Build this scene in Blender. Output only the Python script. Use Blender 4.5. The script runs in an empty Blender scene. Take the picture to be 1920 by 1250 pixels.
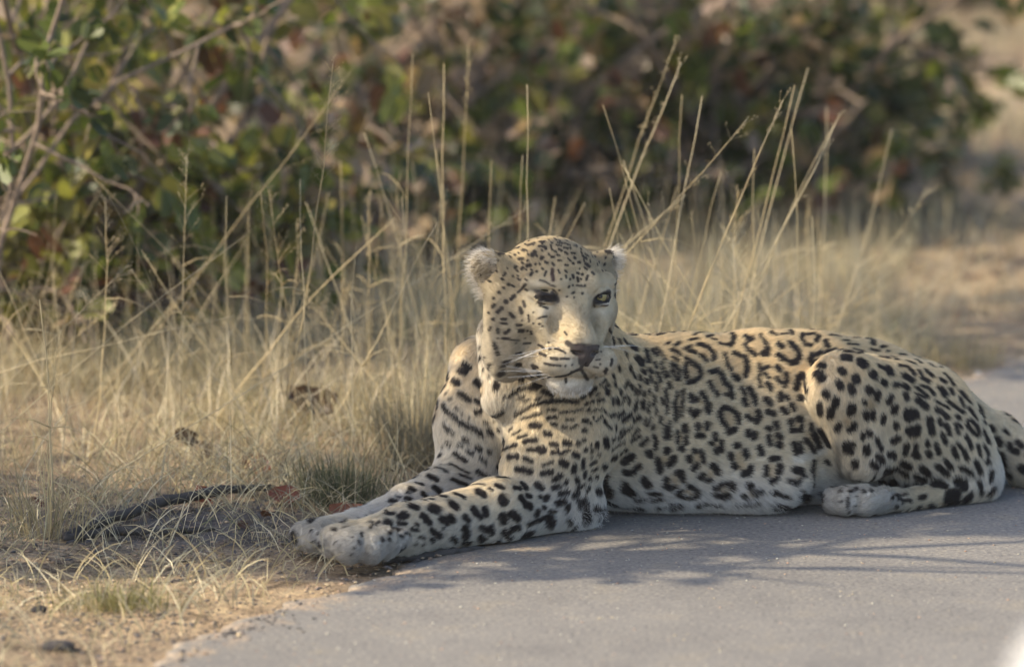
import bpy, math, random
import numpy as np
from mathutils import Vector, Matrix
from mathutils.bvhtree import BVHTree
from mathutils.kdtree import KDTree

rng = np.random.default_rng(7)
random.seed(7)
sc = bpy.context.scene
col = sc.collection

# ------------------------------------------------------------------ camera
CAM_H, PITCH, FPX = 1.70, math.radians(8.53), 9900.0     # FPX: focal length in photo pixels (1920 wide)
cam_d = bpy.data.cameras.new('camera')
cam = bpy.data.objects.new('camera', cam_d)
col.objects.link(cam)
cam.location = (0, 0, CAM_H)
cam.rotation_euler = (math.radians(90) - PITCH, 0, 0)
cam_d.sensor_width = 36
cam_d.lens = 36 * FPX / 1920
cam_d.clip_start, cam_d.clip_end = 0.1, 400
cam_d.dof.use_dof = True
cam_d.dof.focus_distance = 9.12
cam_d.dof.aperture_fstop = 2.45
cam_d.dof.aperture_blades = 9
sc.camera = cam

# ------------------------------------------------------------------ sky, sun, exposure
SUN_EL = math.radians(40)
SUN_AZ = math.atan2(-0.95, -0.22)                       # compass style angle from +Y towards +X
SUN = np.array([math.sin(SUN_AZ) * math.cos(SUN_EL), math.cos(SUN_AZ) * math.cos(SUN_EL), math.sin(SUN_EL)])
world = bpy.data.worlds.new('World')
sc.world = world
world.use_nodes = True
wn = world.node_tree.nodes
sky = wn.new('ShaderNodeTexSky')
sky.sky_type = 'NISHITA'
sky.sun_disc = False
sky.sun_elevation = SUN_EL
sky.sun_rotation = SUN_AZ
sky.air_density, sky.dust_density, sky.ozone_density = 1.0, 2.5, 1.0
world.node_tree.links.new(sky.outputs[0], wn['Background'].inputs[0])
wn['Background'].inputs[1].default_value = 0.15
sun_d = bpy.data.lights.new('sun', 'SUN')
sun_d.energy = 3.5
sun_d.angle = math.radians(0.55)
sun_d.color = (1.0, 0.86, 0.64)
sun_o = bpy.data.objects.new('sun', sun_d)
col.objects.link(sun_o)
sun_o.rotation_euler = Vector(-SUN).to_track_quat('-Z', 'Y').to_euler()
sc.view_settings.view_transform = 'Standard'
sc.view_settings.look = 'None'
sc.view_settings.exposure = 1.1
sc.view_settings.gamma = 1
sc.view_settings.use_curve_mapping = False
sc.cycles.use_denoising = True
sc.cycles.max_bounces = 10
sc.cycles.diffuse_bounces = 6
sc.cycles.transparent_max_bounces = 8
sc.cycles.use_fast_gi = False

# ------------------------------------------------------------------ helpers
CP, SP = math.cos(PITCH), math.sin(PITCH)
def pt(px, py, d):
    """world point seen at photo pixel (px, py) at distance d along Y"""
    u, v = (px - 960) / FPX, (625 - py) / FPX
    dy, dz = CP + v * SP, -SP + v * CP
    s = d / dy
    return np.array([u * s, d, CAM_H + dz * s])
def ray(px, py):
    u, v = (px - 960) / FPX, (625 - py) / FPX
    return np.array([u, CP + v * SP, -SP + v * CP])
def gnd(px, py, z=0.0):
    r = ray(px, py)
    s = (z - CAM_H) / r[2]
    return np.array([r[0] * s, r[1] * s, z])
def project(P):
    P = np.asarray(P, float)
    q = P - np.array([0, 0, CAM_H])
    zc = q[..., 1] * CP - q[..., 2] * SP
    vc = q[..., 1] * SP + q[..., 2] * CP
    return 960 + FPX * q[..., 0] / zc, 625 - FPX * vc / zc, zc
def smooth(a, b, x):
    t = np.clip((x - a) / (b - a), 0, 1)
    return t * t * (3 - 2 * t)
def nrm(v):
    v = np.asarray(v, float)
    return v / np.maximum(np.linalg.norm(v, axis=-1, keepdims=True), 1e-12)
def tag(o, label=None, cat=None, group=None, kind=None):
    if label: o['label'] = label
    if cat: o['category'] = cat
    if group: o['group'] = group
    if kind: o['kind'] = kind
    return o
def mesh_obj(name, V, F, mat=None, parent=None, smooth_shade=True, colours=None, attr='tint'):
    """V (n,3), F list or array of faces -> one mesh object"""
    me = bpy.data.meshes.new(name)
    V = np.asarray(V, np.float32)
    if isinstance(F, np.ndarray):
        n, k = F.shape
        me.vertices.add(len(V)); me.vertices.foreach_set('co', V.ravel())
        me.loops.add(n * k); me.loops.foreach_set('vertex_index', F.astype(np.int32).ravel())
        me.polygons.add(n)
        me.polygons.foreach_set('loop_start', np.arange(0, n * k, k, dtype=np.int32))
        me.update(calc_edges=True)
    else:
        me.from_pydata(V.tolist(), [], [list(f) for f in F]); me.update()
    if smooth_shade:
        me.polygons.foreach_set('use_smooth', np.ones(len(me.polygons), bool))
    if colours is not None:
        c = np.ones((len(V), 4), np.float32); c[:, :3] = colours
        a = me.attributes.new(attr, 'FLOAT_COLOR', 'POINT')
        a.data.foreach_set('color', c.ravel())
    if mat: me.materials.append(mat)
    o = bpy.data.objects.new(name, me)
    col.objects.link(o)
    if parent: o.parent = parent
    return o
def empty(name, loc=(0, 0, 0)):
    o = bpy.data.objects.new(name, None); col.objects.link(o); o.location = loc
    o.empty_display_size = 0.05
    return o
def tube(P, R, n=6, cap=True):
    """tapered tube along polyline P with radii R -> V, F"""
    P = np.asarray(P, float); m = len(P)
    R = np.broadcast_to(np.asarray(R, float), (m,))
    T = nrm(np.gradient(P, axis=0))
    up = np.array([0, 0, 1.0]) if abs(T[0][2]) < 0.9 else np.array([1.0, 0, 0])
    V, F = [], []
    for i in range(m):
        a = np.cross(T[i], up); a /= max(np.linalg.norm(a), 1e-9)
        b = np.cross(T[i], a)
        for k in range(n):
            t = 2 * math.pi * k / n
            V.append(P[i] + R[i] * (math.cos(t) * a + math.sin(t) * b))
    for i in range(m - 1):
        for k in range(n):
            F.append((i * n + k, i * n + (k + 1) % n, (i + 1) * n + (k + 1) % n, (i + 1) * n + k))
    if cap:
        F.append(tuple(range(n))[::-1]); F.append(tuple(range((m - 1) * n, m * n)))
    return V, F
class MB:
    def __init__(s): s.V, s.F, s.C = [], [], []
    def add(s, V, F, c=None):
        b = len(s.V); s.V += [tuple(v) for v in V]; s.F += [tuple(i + b for i in f) for f in F]
        if c is not None: s.C += [tuple(c)] * len(V)
        return s
    def build(s, name, mat, parent=None, smooth_shade=True):
        return mesh_obj(name, np.array(s.V), s.F, mat, parent, smooth_shade, np.array(s.C) if s.C else None)
def noise3(P, f, seed=0):
    """cheap smooth noise in about -1..1 from summed sines"""
    r = np.random.default_rng(seed); out = np.zeros(len(P))
    for i in range(6):
        k = nrm(r.normal(size=3)) * f * r.uniform(.6, 1.5)
        out += np.sin(P @ k + r.uniform(0, 6.28))
    return out / 3.0

# ------------------------------------------------------------------ materials
def material(name):
    m = bpy.data.materials.new(name); m.use_nodes = True
    return m, m.node_tree.nodes, m.node_tree.links, m.node_tree.nodes['Principled BSDF']
def ramp(nodes, stops):
    r = nodes.new('ShaderNodeValToRGB'); e = r.color_ramp.elements
    while len(e) > 1: e.remove(e[-1])
    e[0].position, e[0].color = stops[0][0], (*stops[0][1], 1)
    for p, c in stops[1:]:
        x = e.new(p); x.color = (*c, 1)
    return r
def noise(nodes, links, vec, scale, detail=5, rough=.6):
    n = nodes.new('ShaderNodeTexNoise'); n.inputs['Scale'].default_value = scale
    n.inputs['Detail'].default_value = detail; n.inputs['Roughness'].default_value = rough
    links.new(vec, n.inputs['Vector']); return n
def mixc(nodes, links, fac, a, b, mode='MIX'):
    m = nodes.new('ShaderNodeMix'); m.data_type = 'RGBA'; m.blend_type = mode
    for s, v in ((0, fac), (6, a), (7, b)):
        if isinstance(v, (tuple, list)): m.inputs[s].default_value = (*v, 1)
        elif isinstance(v, (int, float)): m.inputs[s].default_value = v
        else: links.new(v, m.inputs[s])
    return m.outputs[2]
def simple_mat(name, c, rough=.6, spec=.3, bump=0, bscale=60, var=.25):
    m, n, l, b = material(name)
    tc = n.new('ShaderNodeTexCoord')
    no = noise(n, l, tc.outputs['Object'], bscale)
    r = ramp(n, [(.3, tuple(x * (1 - var) for x in c)), (.7, tuple(min(1, x * (1 + var)) for x in c))])
    l.new(no.outputs[0], r.inputs[0]); l.new(r.outputs[0], b.inputs['Base Color'])
    b.inputs['Roughness'].default_value = rough; b.inputs['Specular IOR Level'].default_value = spec
    if bump:
        bp = n.new('ShaderNodeBump'); bp.inputs['Strength'].default_value = bump; bp.inputs['Distance'].default_value = .01
        l.new(no.outputs[0], bp.inputs['Height']); l.new(bp.outputs[0], b.inputs['Normal'])
    return m
def leafy_mat(name, attr='tint', trans=.35, rough=.45, spec=.4, tmul=(1.25, 1.2, .7)):
    m, n, l, b = material(name)
    a = n.new('ShaderNodeAttribute'); a.attribute_name = attr
    tc = n.new('ShaderNodeTexCoord'); no = noise(n, l, tc.outputs['Object'], 90, 3)
    c = mixc(n, l, .35, a.outputs[0], mixc(n, l, 1.0, a.outputs[0], no.outputs[0], 'MULTIPLY'))
    l.new(c, b.inputs['Base Color'])
    b.inputs['Roughness'].default_value = rough; b.inputs['Specular IOR Level'].default_value = spec
    t = n.new('ShaderNodeBsdfTranslucent')
    l.new(mixc(n, l, 1.0, c, tmul, 'MULTIPLY'), t.inputs[0])
    mx = n.new('ShaderNodeMixShader'); mx.inputs[0].default_value = trans
    l.new(b.outputs[0], mx.inputs[1]); l.new(t.outputs[0], mx.inputs[2])
    l.new(mx.outputs[0], n['Material Output'].inputs[0])
    return m
LEAF = leafy_mat('leaf_blade', trans=.45, rough=.42, spec=.5)
STRAW = leafy_mat('dry_straw', trans=.25, rough=.5, spec=.35, tmul=(1.1, 1.0, .8))
BARK = simple_mat('grey_bark', (.21, .165, .13), .85, .1, .5, 40)
CHAR = simple_mat('charred_bark', (.062, .055, .050), .8, .2, .6, 60)
STONE = simple_mat('dark_stone', (.05, .045, .045), .85, .2, .5, 50)
PEBBLE = leafy_mat('pebble', trans=0.0, rough=.7, spec=.3)
FUR_N = 560000
# ------------------------------------------------------------------ ground and road
EDGE = [(-1.10, 5.0), (-.86, 6.8), (-.55, 7.85), (-.47, 8.1), (-.36, 8.35), (-.285, 8.56), (-.20, 8.72), (-.05, 8.92), (.06, 9.15),
        (.22, 9.5), (.42, 9.85), (.62, 10.15), (.80, 10.42), (.87, 10.66), (.96, 10.76), (1.06, 10.95), (1.30, 11.4), (1.9, 12.6), (3.6, 16.0), (9.0, 27), (40, 90)]
EX, EY = np.array([e[0] for e in EDGE]), np.array([e[1] for e in EDGE])
def edge_x(y): return np.interp(y, EY, EX)
def ground_z(x, y):
    P = np.stack([x, y, np.zeros_like(x)], 1)
    dist = np.clip(edge_x(y) - x, -5, 60)               # metres left of the tarmac edge
    off = smooth(0.0, .5, dist)
    z = -0.012 + off * (.006 + .010 * noise3(P, 5.0, 3) + .006 * noise3(P, 17.0, 4)) + .025 * smooth(.6, 3.5, dist)
    return np.where(dist < -.03, -0.03, z)
def grid_coords(lo, hi, step, far_lo, far_hi, n):
    a = np.arange(lo, hi, step)
    g = np.geomspace(step, 1, n)
    left = lo - (lo - far_lo) * g[::-1]; right = hi + (far_hi - hi) * g
    return np.concatenate([left, a, right])
gx = grid_coords(-1.7, 2.6, .03, -160, 160, 26)
gy = grid_coords(7.6, 15.0, .03, -30, 320, 30)
GX, GY = np.meshgrid(gx, gy, indexing='ij')
gz = ground_z(GX.ravel(), GY.ravel())
nx, ny = len(gx), len(gy)
ii, jj = np.meshgrid(np.arange(nx - 1), np.arange(ny - 1), indexing='ij')
q = (ii * ny + jj).ravel()
gm, n, l, b = material('dry_earth')
tc = n.new('ShaderNodeTexCoord'); O = tc.outputs['Object']
n1 = noise(n, l, O, 1.6, 6, .62); n2 = noise(n, l, O, 14, 6, .7); n3 = noise(n, l, O, 85, 4, .7)
r1 = ramp(n, [(.32, (.20, .162, .125)), (.5, (.34, .268, .185)), (.68, (.48, .37, .235))]); l.new(n1.outputs[0], r1.inputs[0])
r2 = ramp(n, [(.33, (.10, .088, .085)), (.47, (.75, .7, .66)), (.62, (1.0, .98, .92)), (.75, (1.25, 1.2, 1.05))]); l.new(n2.outputs[0], r2.inputs[0])
c1 = mixc(n, l, .85, r1.outputs[0], r2.outputs[0], 'MULTIPLY')
r3 = ramp(n, [(.36, (.35, .33, .33)), (.52, (1, 1, 1)), (.7, (1.5, 1.4, 1.15))]); l.new(n3.outputs[0], r3.inputs[0])
c2 = mixc(n, l, .7, c1, r3.outputs[0], 'MULTIPLY')
# ash and charcoal trodden into the earth round the burnt branch
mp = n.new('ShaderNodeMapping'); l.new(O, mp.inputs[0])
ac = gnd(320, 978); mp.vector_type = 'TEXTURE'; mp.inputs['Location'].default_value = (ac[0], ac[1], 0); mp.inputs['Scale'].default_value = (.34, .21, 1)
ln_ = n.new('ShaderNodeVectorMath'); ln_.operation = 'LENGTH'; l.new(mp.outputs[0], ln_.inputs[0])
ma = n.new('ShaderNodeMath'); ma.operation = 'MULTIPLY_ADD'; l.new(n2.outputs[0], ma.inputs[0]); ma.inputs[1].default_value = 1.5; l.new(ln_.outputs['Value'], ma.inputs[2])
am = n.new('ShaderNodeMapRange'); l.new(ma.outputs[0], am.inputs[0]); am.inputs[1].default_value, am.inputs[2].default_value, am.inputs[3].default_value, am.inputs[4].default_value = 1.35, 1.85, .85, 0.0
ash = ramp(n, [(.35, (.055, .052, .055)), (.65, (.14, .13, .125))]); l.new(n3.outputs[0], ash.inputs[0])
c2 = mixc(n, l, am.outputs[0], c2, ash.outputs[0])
l.new(c2, b.inputs['Base Color']); b.inputs['Roughness'].default_value = .95; b.inputs['Specular IOR Level'].default_value = .1
bp = n.new('ShaderNodeBump'); bp.inputs['Strength'].default_value = .8; bp.inputs['Distance'].default_value = .012
l.new(n3.outputs[0], bp.inputs['Height']); l.new(bp.outputs[0], b.inputs['Normal'])
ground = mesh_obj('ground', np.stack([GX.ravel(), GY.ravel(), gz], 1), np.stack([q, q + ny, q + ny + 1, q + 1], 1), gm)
tag(ground, 'pale sandy earth of the dry road verge', kind='structure')

# road: a thin slab of old tarmac with a crumbled edge
rm, n, l, b = material('old_tarmac')
tc = n.new('ShaderNodeTexCoord'); O = tc.outputs['Object']
n1 = noise(n, l, O, 1.3, 5, .6); n2 = noise(n, l, O, 160, 3, .7); n3 = noise(n, l, O, 9, 6, .7)
r1 = ramp(n, [(.3, (.152, .143, .130)), (.7, (.198, .186, .168))]); l.new(n1.outputs[0], r1.inputs[0])
n2.inputs['Scale'].default_value = 120
r2 = ramp(n, [(.34, (.45, .45, .46)), (.47, (.95, .95, .95)), (.56, (1.05, 1.04, 1.02)), (.68, (1.75, 1.65, 1.45))]); l.new(n2.outputs[0], r2.inputs[0])
r3 = ramp(n, [(.35, (.84, .84, .86)), (.55, (1, 1, 1)), (.72, (1.14, 1.08, .96))]); l.new(n3.outputs[0], r3.inputs[0])
c = mixc(n, l, .8, r1.outputs[0], r2.outputs[0], 'MULTIPLY'); c = mixc(n, l, .9, c, r3.outputs[0], 'MULTIPLY')
# sand washed over the crumbled edge
ea = n.new('ShaderNodeAttribute'); ea.attribute_name = 'edge'
n4 = noise(n, l, O, 11, 6, .75)
mt = n.new('ShaderNodeMath'); mt.operation = 'MULTIPLY_ADD'; l.new(n4.outputs[0], mt.inputs[0]); mt.inputs[1].default_value = -1.0; l.new(ea.outputs['Fac'], mt.inputs[2])
mr = n.new('ShaderNodeMapRange'); l.new(mt.outputs[0], mr.inputs[0])
mr.inputs[1].default_value, mr.inputs[2].default_value, mr.inputs[3].default_value, mr.inputs[4].default_value = -.53, -.42, .9, 0.0
sandc = ramp(n, [(.35, (.13, .11, .09)), (.5, (.26, .205, .15)), (.68, (.40, .31, .21))]); l.new(n2.outputs[0], sandc.inputs[0])
c = mixc(n, l, mr.outputs[0], c, sandc.outputs[0])
l.new(c, b.inputs['Base Color']); b.inputs['Roughness'].default_value = .85; b.inputs['Specular IOR Level'].default_value = .25
bp = n.new('ShaderNodeBump'); bp.inputs['Strength'].default_value = .5; bp.inputs['Distance'].default_value = .004
l.new(n2.outputs[0], bp.inputs['Height']); l.new(bp.outputs[0], b.inputs['Normal'])
ys = np.concatenate([np.linspace(-30, 5, 12), np.arange(5.02, 16, .012), np.geomspace(16.1, 90, 60)])
ex = edge_x(ys)
wob = np.zeros_like(ys)
r_ = np.random.default_rng(5)
for f, a in ((3.1, .035), (9.0, .026), (27, .018), (70, .011), (190, .005)):
    wob += a * np.sin(ys * f + r_.uniform(0, 6)) * np.sin(ys * f * .37 + r_.uniform(0, 6))
ex = ex + wob * np.where(ys < 16, 1, .2)
ex[ys < 5] = np.interp(ys[ys < 5], [-30, 5], [-6, ex[ys >= 5][0]])
cols = [0, .02, .06, .2, .6, 1.5, 4.0, 60]
V, m_ = [], len(ys)
V += [(ex[i] - .004, ys[i], -.03) for i in range(m_)]
for k, w in enumerate(cols):
    V += [(ex[i] + w, ys[i], 0.0 - (.005 if k == 0 else .0012 if k == 1 else 0)) for i in range(m_)]
a = np.arange(m_ - 1); F = []
for k in range(len(cols)):
    F.append(np.stack([k * m_ + a, (k + 1) * m_ + a, (k + 1) * m_ + a + 1, k * m_ + a + 1], 1))
road = mesh_obj('road', np.array(V), np.concatenate(F), rm)
ed = np.concatenate([np.zeros(m_)] + [np.full(m_, w) for w in cols]).astype(np.float32)
road.data.attributes.new('edge', 'FLOAT', 'POINT').data.foreach_set('value', ed)
tag(road, 'grey old tarmac road with a crumbled edge', kind='structure')
# ------------------------------------------------------------------ the leopard's markings
# crops of the coat: origin in photo pixels, zoom; K black stroke (also the shade under the chin), T tan rosette centre, N nose brown, G grey (also shade painted in toe creases), W white: radius then points
MARKS = {}
MARKS['A'] = (1130, 590, 5.953, '''
K 40 1660 140 1720 155;22 1510 170 1570 172;14 1400 145 1450 150;22 1250 200 1310 190;28 1350 205 1430 220 1460 250;28 1450 250 1440 310 1410 345
K 18 1290 325 1400 345;24 1150 255 1200 240;14 1190 275 1260 285;20 960 285 1040 275;18 1005 235 1090 210;26 1055 335 1120 350 1170 375
K 26 1180 385 1225 430 1230 500;24 1090 455 1150 515;20 905 385 970 355;22 950 405 1030 425;20 920 480 1000 540;28 1010 550 1070 600 1085 690
K 28 930 550 910 620 930 700;26 940 760 1010 745 1080 690;20 1350 440 1370 540 1440 660;34 1470 690 1500 720;26 1460 430 1530 460
K 32 1580 480 1605 560 1585 680;32 1590 250 1650 270 1620 290;24 1750 240 1800 290 1825 360;34 1830 380 1820 440 1780 440;26 1580 340 1620 400 1690 455
K 22 1870 200 1905 225;30 1190 640 1230 635;28 1270 620 1320 680 1350 750;30 1360 760 1420 820 1440 900;22 1370 890 1450 930;30 1190 760 1215 810
K 34 1250 860 1280 890;18 760 540 770 620 800 700;18 800 560 840 640 850 720 800 720;22 760 400 820 420 840 445;20 780 480 830 520;18 700 330 730 325
K 22 800 340 840 320;20 830 860 800 980 810 1110 810 1180;20 890 840 890 940 875 1040 870 1120;34 980 900 1000 950 1040 940;28 1100 870 1140 940 1180 1010
K 34 1160 1040 1175 1080;34 970 1060 1010 1120 1050 1080;28 1330 1040 1300 1090 1320 1170 1370 1240;28 1350 1030 1430 1055 1490 1110 1510 1200
K 30 1550 820 1580 880;32 1570 950 1590 1000;28 1630 820 1670 880 1690 960 1700 1000;30 1610 1135 1650 1165;34 1720 1080 1740 1140 1710 1190
K 34 310 350 360 380;40 380 480 430 540;26 470 400 490 470 510 520;22 540 400 600 450;16 590 380 660 440 690 500;18 570 540 600 590;20 440 620 470 650
K 24 510 610 540 640;22 600 650 640 740;18 650 540 670 620 690 700;16 720 640 720 690;20 735 760 745 810;20 690 830 710 900;18 700 900 725 980 710 1090
K 16 660 930 670 1000;18 300 560 310 620;18 170 560 180 620;20 110 660 120 690;16 340 650 360 700;20 410 680 420 720;22 480 720 490 760;18 530 690 545 740
K 18 590 760 600 840;22 250 800 275 740;18 320 790 330 830;16 410 780 410 880;16 360 890 370 830;20 190 840 195 880;15 120 740 130 790;18 30 810 60 780
K 20 45 850 55 880;16 465 850 465 900;13 520 830 520 880;16 570 900 570 1000;15 520 980 500 1080;22 450 960 445 1030;22 380 960 350 1050;15 260 890 200 990
K 17 290 940 280 980;22 150 930 160 980;18 100 930 110 990;26 170 1120 220 1080;26 90 1120 120 1100;32 230 1160 300 1110;28 350 1170 400 1140
K 16 480 1160 460 1210;13 540 1140 510 1220;14 600 1040 590 1120;16 640 1130 640 1200;16 740 1190 740 1240;18 810 1150 815 1180;15 20 1070 30 1090
K 22 20 1180 25 1200;14 70 150 90 200;14 100 250 120 330;12 250 420 260 460;18 220 270 260 320;13 170 270 190 310;14 100 500 90 560;15 40 600 30 650
T 62 1310 270 1340 280;50 1130 400 1170 430;55 990 620 1000 690;70 1470 530 1500 620;60 1710 300 1740 370;48 1270 720 1330 830;18 810 600 815 680;22 850 920 848 1080;38 1080 960 1090 1000;52 1400 1120 1420 1200;22 1625 880 1630 980;26 1655 1060 1680 1120
''')
MARKS['B'] = (1130, 790, 5.953, '''
K 34 30 190 40 260;15 60 50 80 60;16 140 40 140 80;18 190 110 230 80;16 170 180 250 110 320 50;16 330 150 390 80;18 320 220 410 160;24 430 250 490 190
K 24 110 190 130 170;14 100 300 160 250 230 220;18 550 80 570 40;13 490 50 510 20;36 110 390 140 385;20 200 335 260 310;42 240 450 320 390
K 34 240 560 300 575 370 520 400 490;46 225 750 260 750 310 780;30 230 690 260 700;46 450 640 490 690;40 510 340 520 370;24 570 160 595 220 580 300
K 22 690 50 690 170;24 735 60 735 180 690 185;42 710 320 715 330;36 610 420 620 490 630 550;40 780 410 760 460 730 480;36 905 50 915 100;24 830 110 830 230
K 26 915 170 920 240;38 870 300 880 305;36 1055 40 1060 70;40 1160 30 1160 60;34 1050 150 1110 160;32 1245 140 1255 190;28 1200 235 1220 245
K 45 1270 320 1300 310;28 1320 220 1320 280;38 1400 110 1470 90;34 1020 320 1025 330;30 1090 330 1110 400 1120 440;34 955 400 965 430;36 1010 520 1040 490
K 38 1210 490 1250 500 1280 560;34 1080 610 1110 590;28 1150 650 1190 640;34 820 570 860 560 880 640;34 700 640 690 700 730 730;20 750 730 790 710
K 40 1480 260 1500 265;36 1420 370 1430 400;38 1580 330 1600 390;38 1460 480 1475 500;45 1570 580 1620 560;34 1640 500 1645 530;34 1610 110 1620 150
K 38 1690 140 1680 180;32 1750 290 1770 360;30 940 710 990 720;32 1040 760 1030 810;34 820 790 860 770;18 860 830 960 835 1010 830
K 24 1240 745 1300 700 1360 680;42 1430 700 1440 720;22 1230 805 1290 805;32 1330 815 1390 805;42 1630 710 1650 720;28 1690 800 1770 770;26 1560 820 1600 825
K 20 490 785 620 790;20 350 860 440 845;20 530 860 650 845;16 580 940 660 935;30 760 910 850 920;24 740 955 800 945;22 1030 920 1080 915
K 14 1120 895 1180 900;12 1230 915 1310 912;12 1490 910 1620 908;20 1640 905 1720 880;22 720 1055 850 1040;20 870 1030 980 1015;38 1110 1070 1170 1080
K 26 20 870 100 910 150 920;14 200 940 290 935;30 350 945 420 955;26 200 1000 230 1000;44 120 1110 180 1110;12 400 1090 530 1080;18 640 1140 740 1140
K 55 1490 1010 1510 1010;50 1650 1030 1670 1030;18 1400 1060 1560 1070;45 30 740 50 780;30 20 480 30 500;30 25 590 35 600
T 14 712 100 712 150;36 690 410 690 450;22 872 110 878 210;30 1105 80 1110 100;26 1265 230 1265 255;38 1045 370 1045 420;34 1190 560 1180 590;42 790 620 800 660;48 1515 380 1545 500;26 950 780 970 785;28 1330 760 1370 750;22 1640 785 1650 790
''')
MARKS['C'] = (1400, 600, 5.953, '''
K 20 240 100 260 110;22 260 150 310 170;13 300 75 380 72;18 370 165 440 160;28 470 125 490 160;24 610 160 600 220 650 280 710 290;28 650 165 740 160 790 190 770 240
K 16 550 100 650 100;14 670 105 740 110;18 850 125 910 130;18 920 175 1010 185;24 1060 170 1110 175;15 950 140 1010 150;36 870 250 890 290
K 34 350 280 380 300;36 480 265 540 320 575 400 540 470 490 480;34 350 390 390 430;26 390 430 450 460;34 720 400 695 450 720 490;24 770 390 820 360;20 760 470 790 450
K 30 880 370 980 340;16 1120 270 1220 280;24 1190 335 1280 360 1340 410;36 1080 420 1150 430;45 1260 470 1300 500;20 1370 330 1460 350;15 1070 235 1130 235
K 34 1390 230 1400 270;22 1320 215 1370 215;38 830 500 860 510;55 810 610 840 640;42 880 810 900 830;38 820 930 825 1020;46 1000 890 990 930;42 950 990 940 1050
K 38 1050 560 1080 580;44 1030 700 1050 730;46 1210 640 1220 670;40 1160 740 1180 790;44 1390 600 1410 620;38 1510 680 1530 700;30 1460 510 1500 530;46 1560 540 1590 580
K 42 1350 770 1370 790;40 1450 810 1455 860;26 1305 900 1315 920;50 1170 960 1165 1010;36 1325 1030 1330 1080;34 1400 1020 1400 1080;38 1600 850 1580 900
K 42 1650 970 1640 1010;30 1525 1070 1510 1130;36 1660 1160 1670 1180;36 1030 1160 1010 1200;40 1200 1160 1150 1210;22 130 500 150 580 125 650 150 740
K 22 170 550 230 525;22 200 600 240 640;30 230 710 255 770;34 330 530 360 560;26 430 600 440 670 420 740;26 330 650 370 700;40 560 650 610 610 640 640
K 38 560 690 540 760;40 590 860 610 870;30 660 680 680 780;36 210 880 260 930;34 230 1020 290 1040;34 370 830 370 880;20 430 850 460 890;30 490 950 520 1000
K 34 390 990 430 1030;36 320 1150 330 1190;30 220 1200 250 1220;34 480 1120 490 1160;36 560 1100 600 1110;26 610 1170 600 1240;28 490 1230 560 1230
K 14 1200 150 1300 160 1500 185;18 1190 205 1250 205
T 36 350 120 400 120;40 680 205 720 210;55 440 330 470 390;40 1110 650 1130 680;36 1380 900 1390 950;26 385 630 390 660;42 600 690 610 780;22 230 960 250 980;30 540 1160 560 1180;40 1120 1110 1130 1130
''')
MARKS['D'] = (1400, 780, 5.953, '''
K 32 235 230 260 310;30 340 200 370 240;36 355 310 365 330;36 140 350 160 410;38 520 310 550 400;20 590 290 610 400;32 650 260 700 320 740 390
K 36 740 200 780 270 800 340;28 710 90 720 160;36 810 150 860 220 910 310;34 270 480 350 465;32 215 570 205 660;38 360 560 350 620;34 270 730 330 690
K 44 530 600 590 610;30 610 620 620 660;28 460 720 490 720;28 530 750 580 710;24 745 500 720 600 715 730;28 290 850 340 850;24 390 880 450 885
K 44 610 880 630 910;20 610 830 615 950;60 330 1000 400 1010 430 1080;46 380 1060 460 1090;30 590 1030 640 1080;28 880 500 900 520;36 830 870 850 860
K 40 1110 310 1140 310;36 1110 360 1160 380;26 1180 300 1190 310;44 1335 350 1340 390;30 1300 190 1290 230;40 1360 170 1370 190;30 1450 250 1470 310
K 26 1490 330 1500 360;34 1490 440 1510 500;36 1400 520 1440 550;40 1210 500 1220 540;18 1280 705 1340 700 1430 650;16 1060 830 1065 845;11 1000 955
K 13 1058 945;11 1240 905;10 1220 990;14 1170 770;18 1120 790;18 1310 850;18 1395 835;12 1135 900 1130 1000 1150 1060;14 1150 850 1250 810
K 40 1490 780 1510 750;26 1630 910
T 22 300 210 310 260;32 275 560 275 650;18 540 690 580 670;30 680 200 700 240
G 40 1000 330 1030 420 1030 520 1045 650;30 1150 620 1170 690
W 50 540 480 700 450;44 830 620 850 720;40 800 400 860 380
''')
MARKS['E'] = (1600, 620, 5.953, '''
K 20 340 110 370 115;24 470 145 520 155;24 300 185 340 180;18 360 235 385 235;30 640 200 680 220;34 740 250 780 310;20 820 370 870 400;24 510 270 560 275
K 22 270 295 350 310;20 410 295 450 305;24 580 340 660 370;24 680 330 730 365;26 500 390 580 400 640 450 660 480;36 560 500 640 555;28 720 450 750 520 830 565
K 28 800 450 860 500;30 450 600 490 600;28 550 600 600 640;32 570 700 590 760;20 690 630 760 680 820 730;18 740 610 820 630 890 710;16 690 700 800 740
K 38 710 770 760 810 800 840;26 960 540 1010 570;34 960 640 1010 710;24 1070 650 1095 690;20 870 310 900 360 960 410;20 1000 480 1060 540 1100 600
K 20 1180 670 1240 740 1300 800;16 910 780 980 820 1050 860;22 1040 780 1130 850 1220 910;18 1180 750 1220 840;30 920 870 960 890;30 1000 920 1040 970
K 22 1280 860 1330 930 1360 970;28 1380 880 1430 960 1445 1010;26 1150 950 1170 970;58 610 910 660 910;44 600 970 690 940;36 845 980 850 1060;26 950 990 970 1040
T 20 570 440 590 450;18 1090 790 1130 800;20 780 500 790 510
''')
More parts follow.
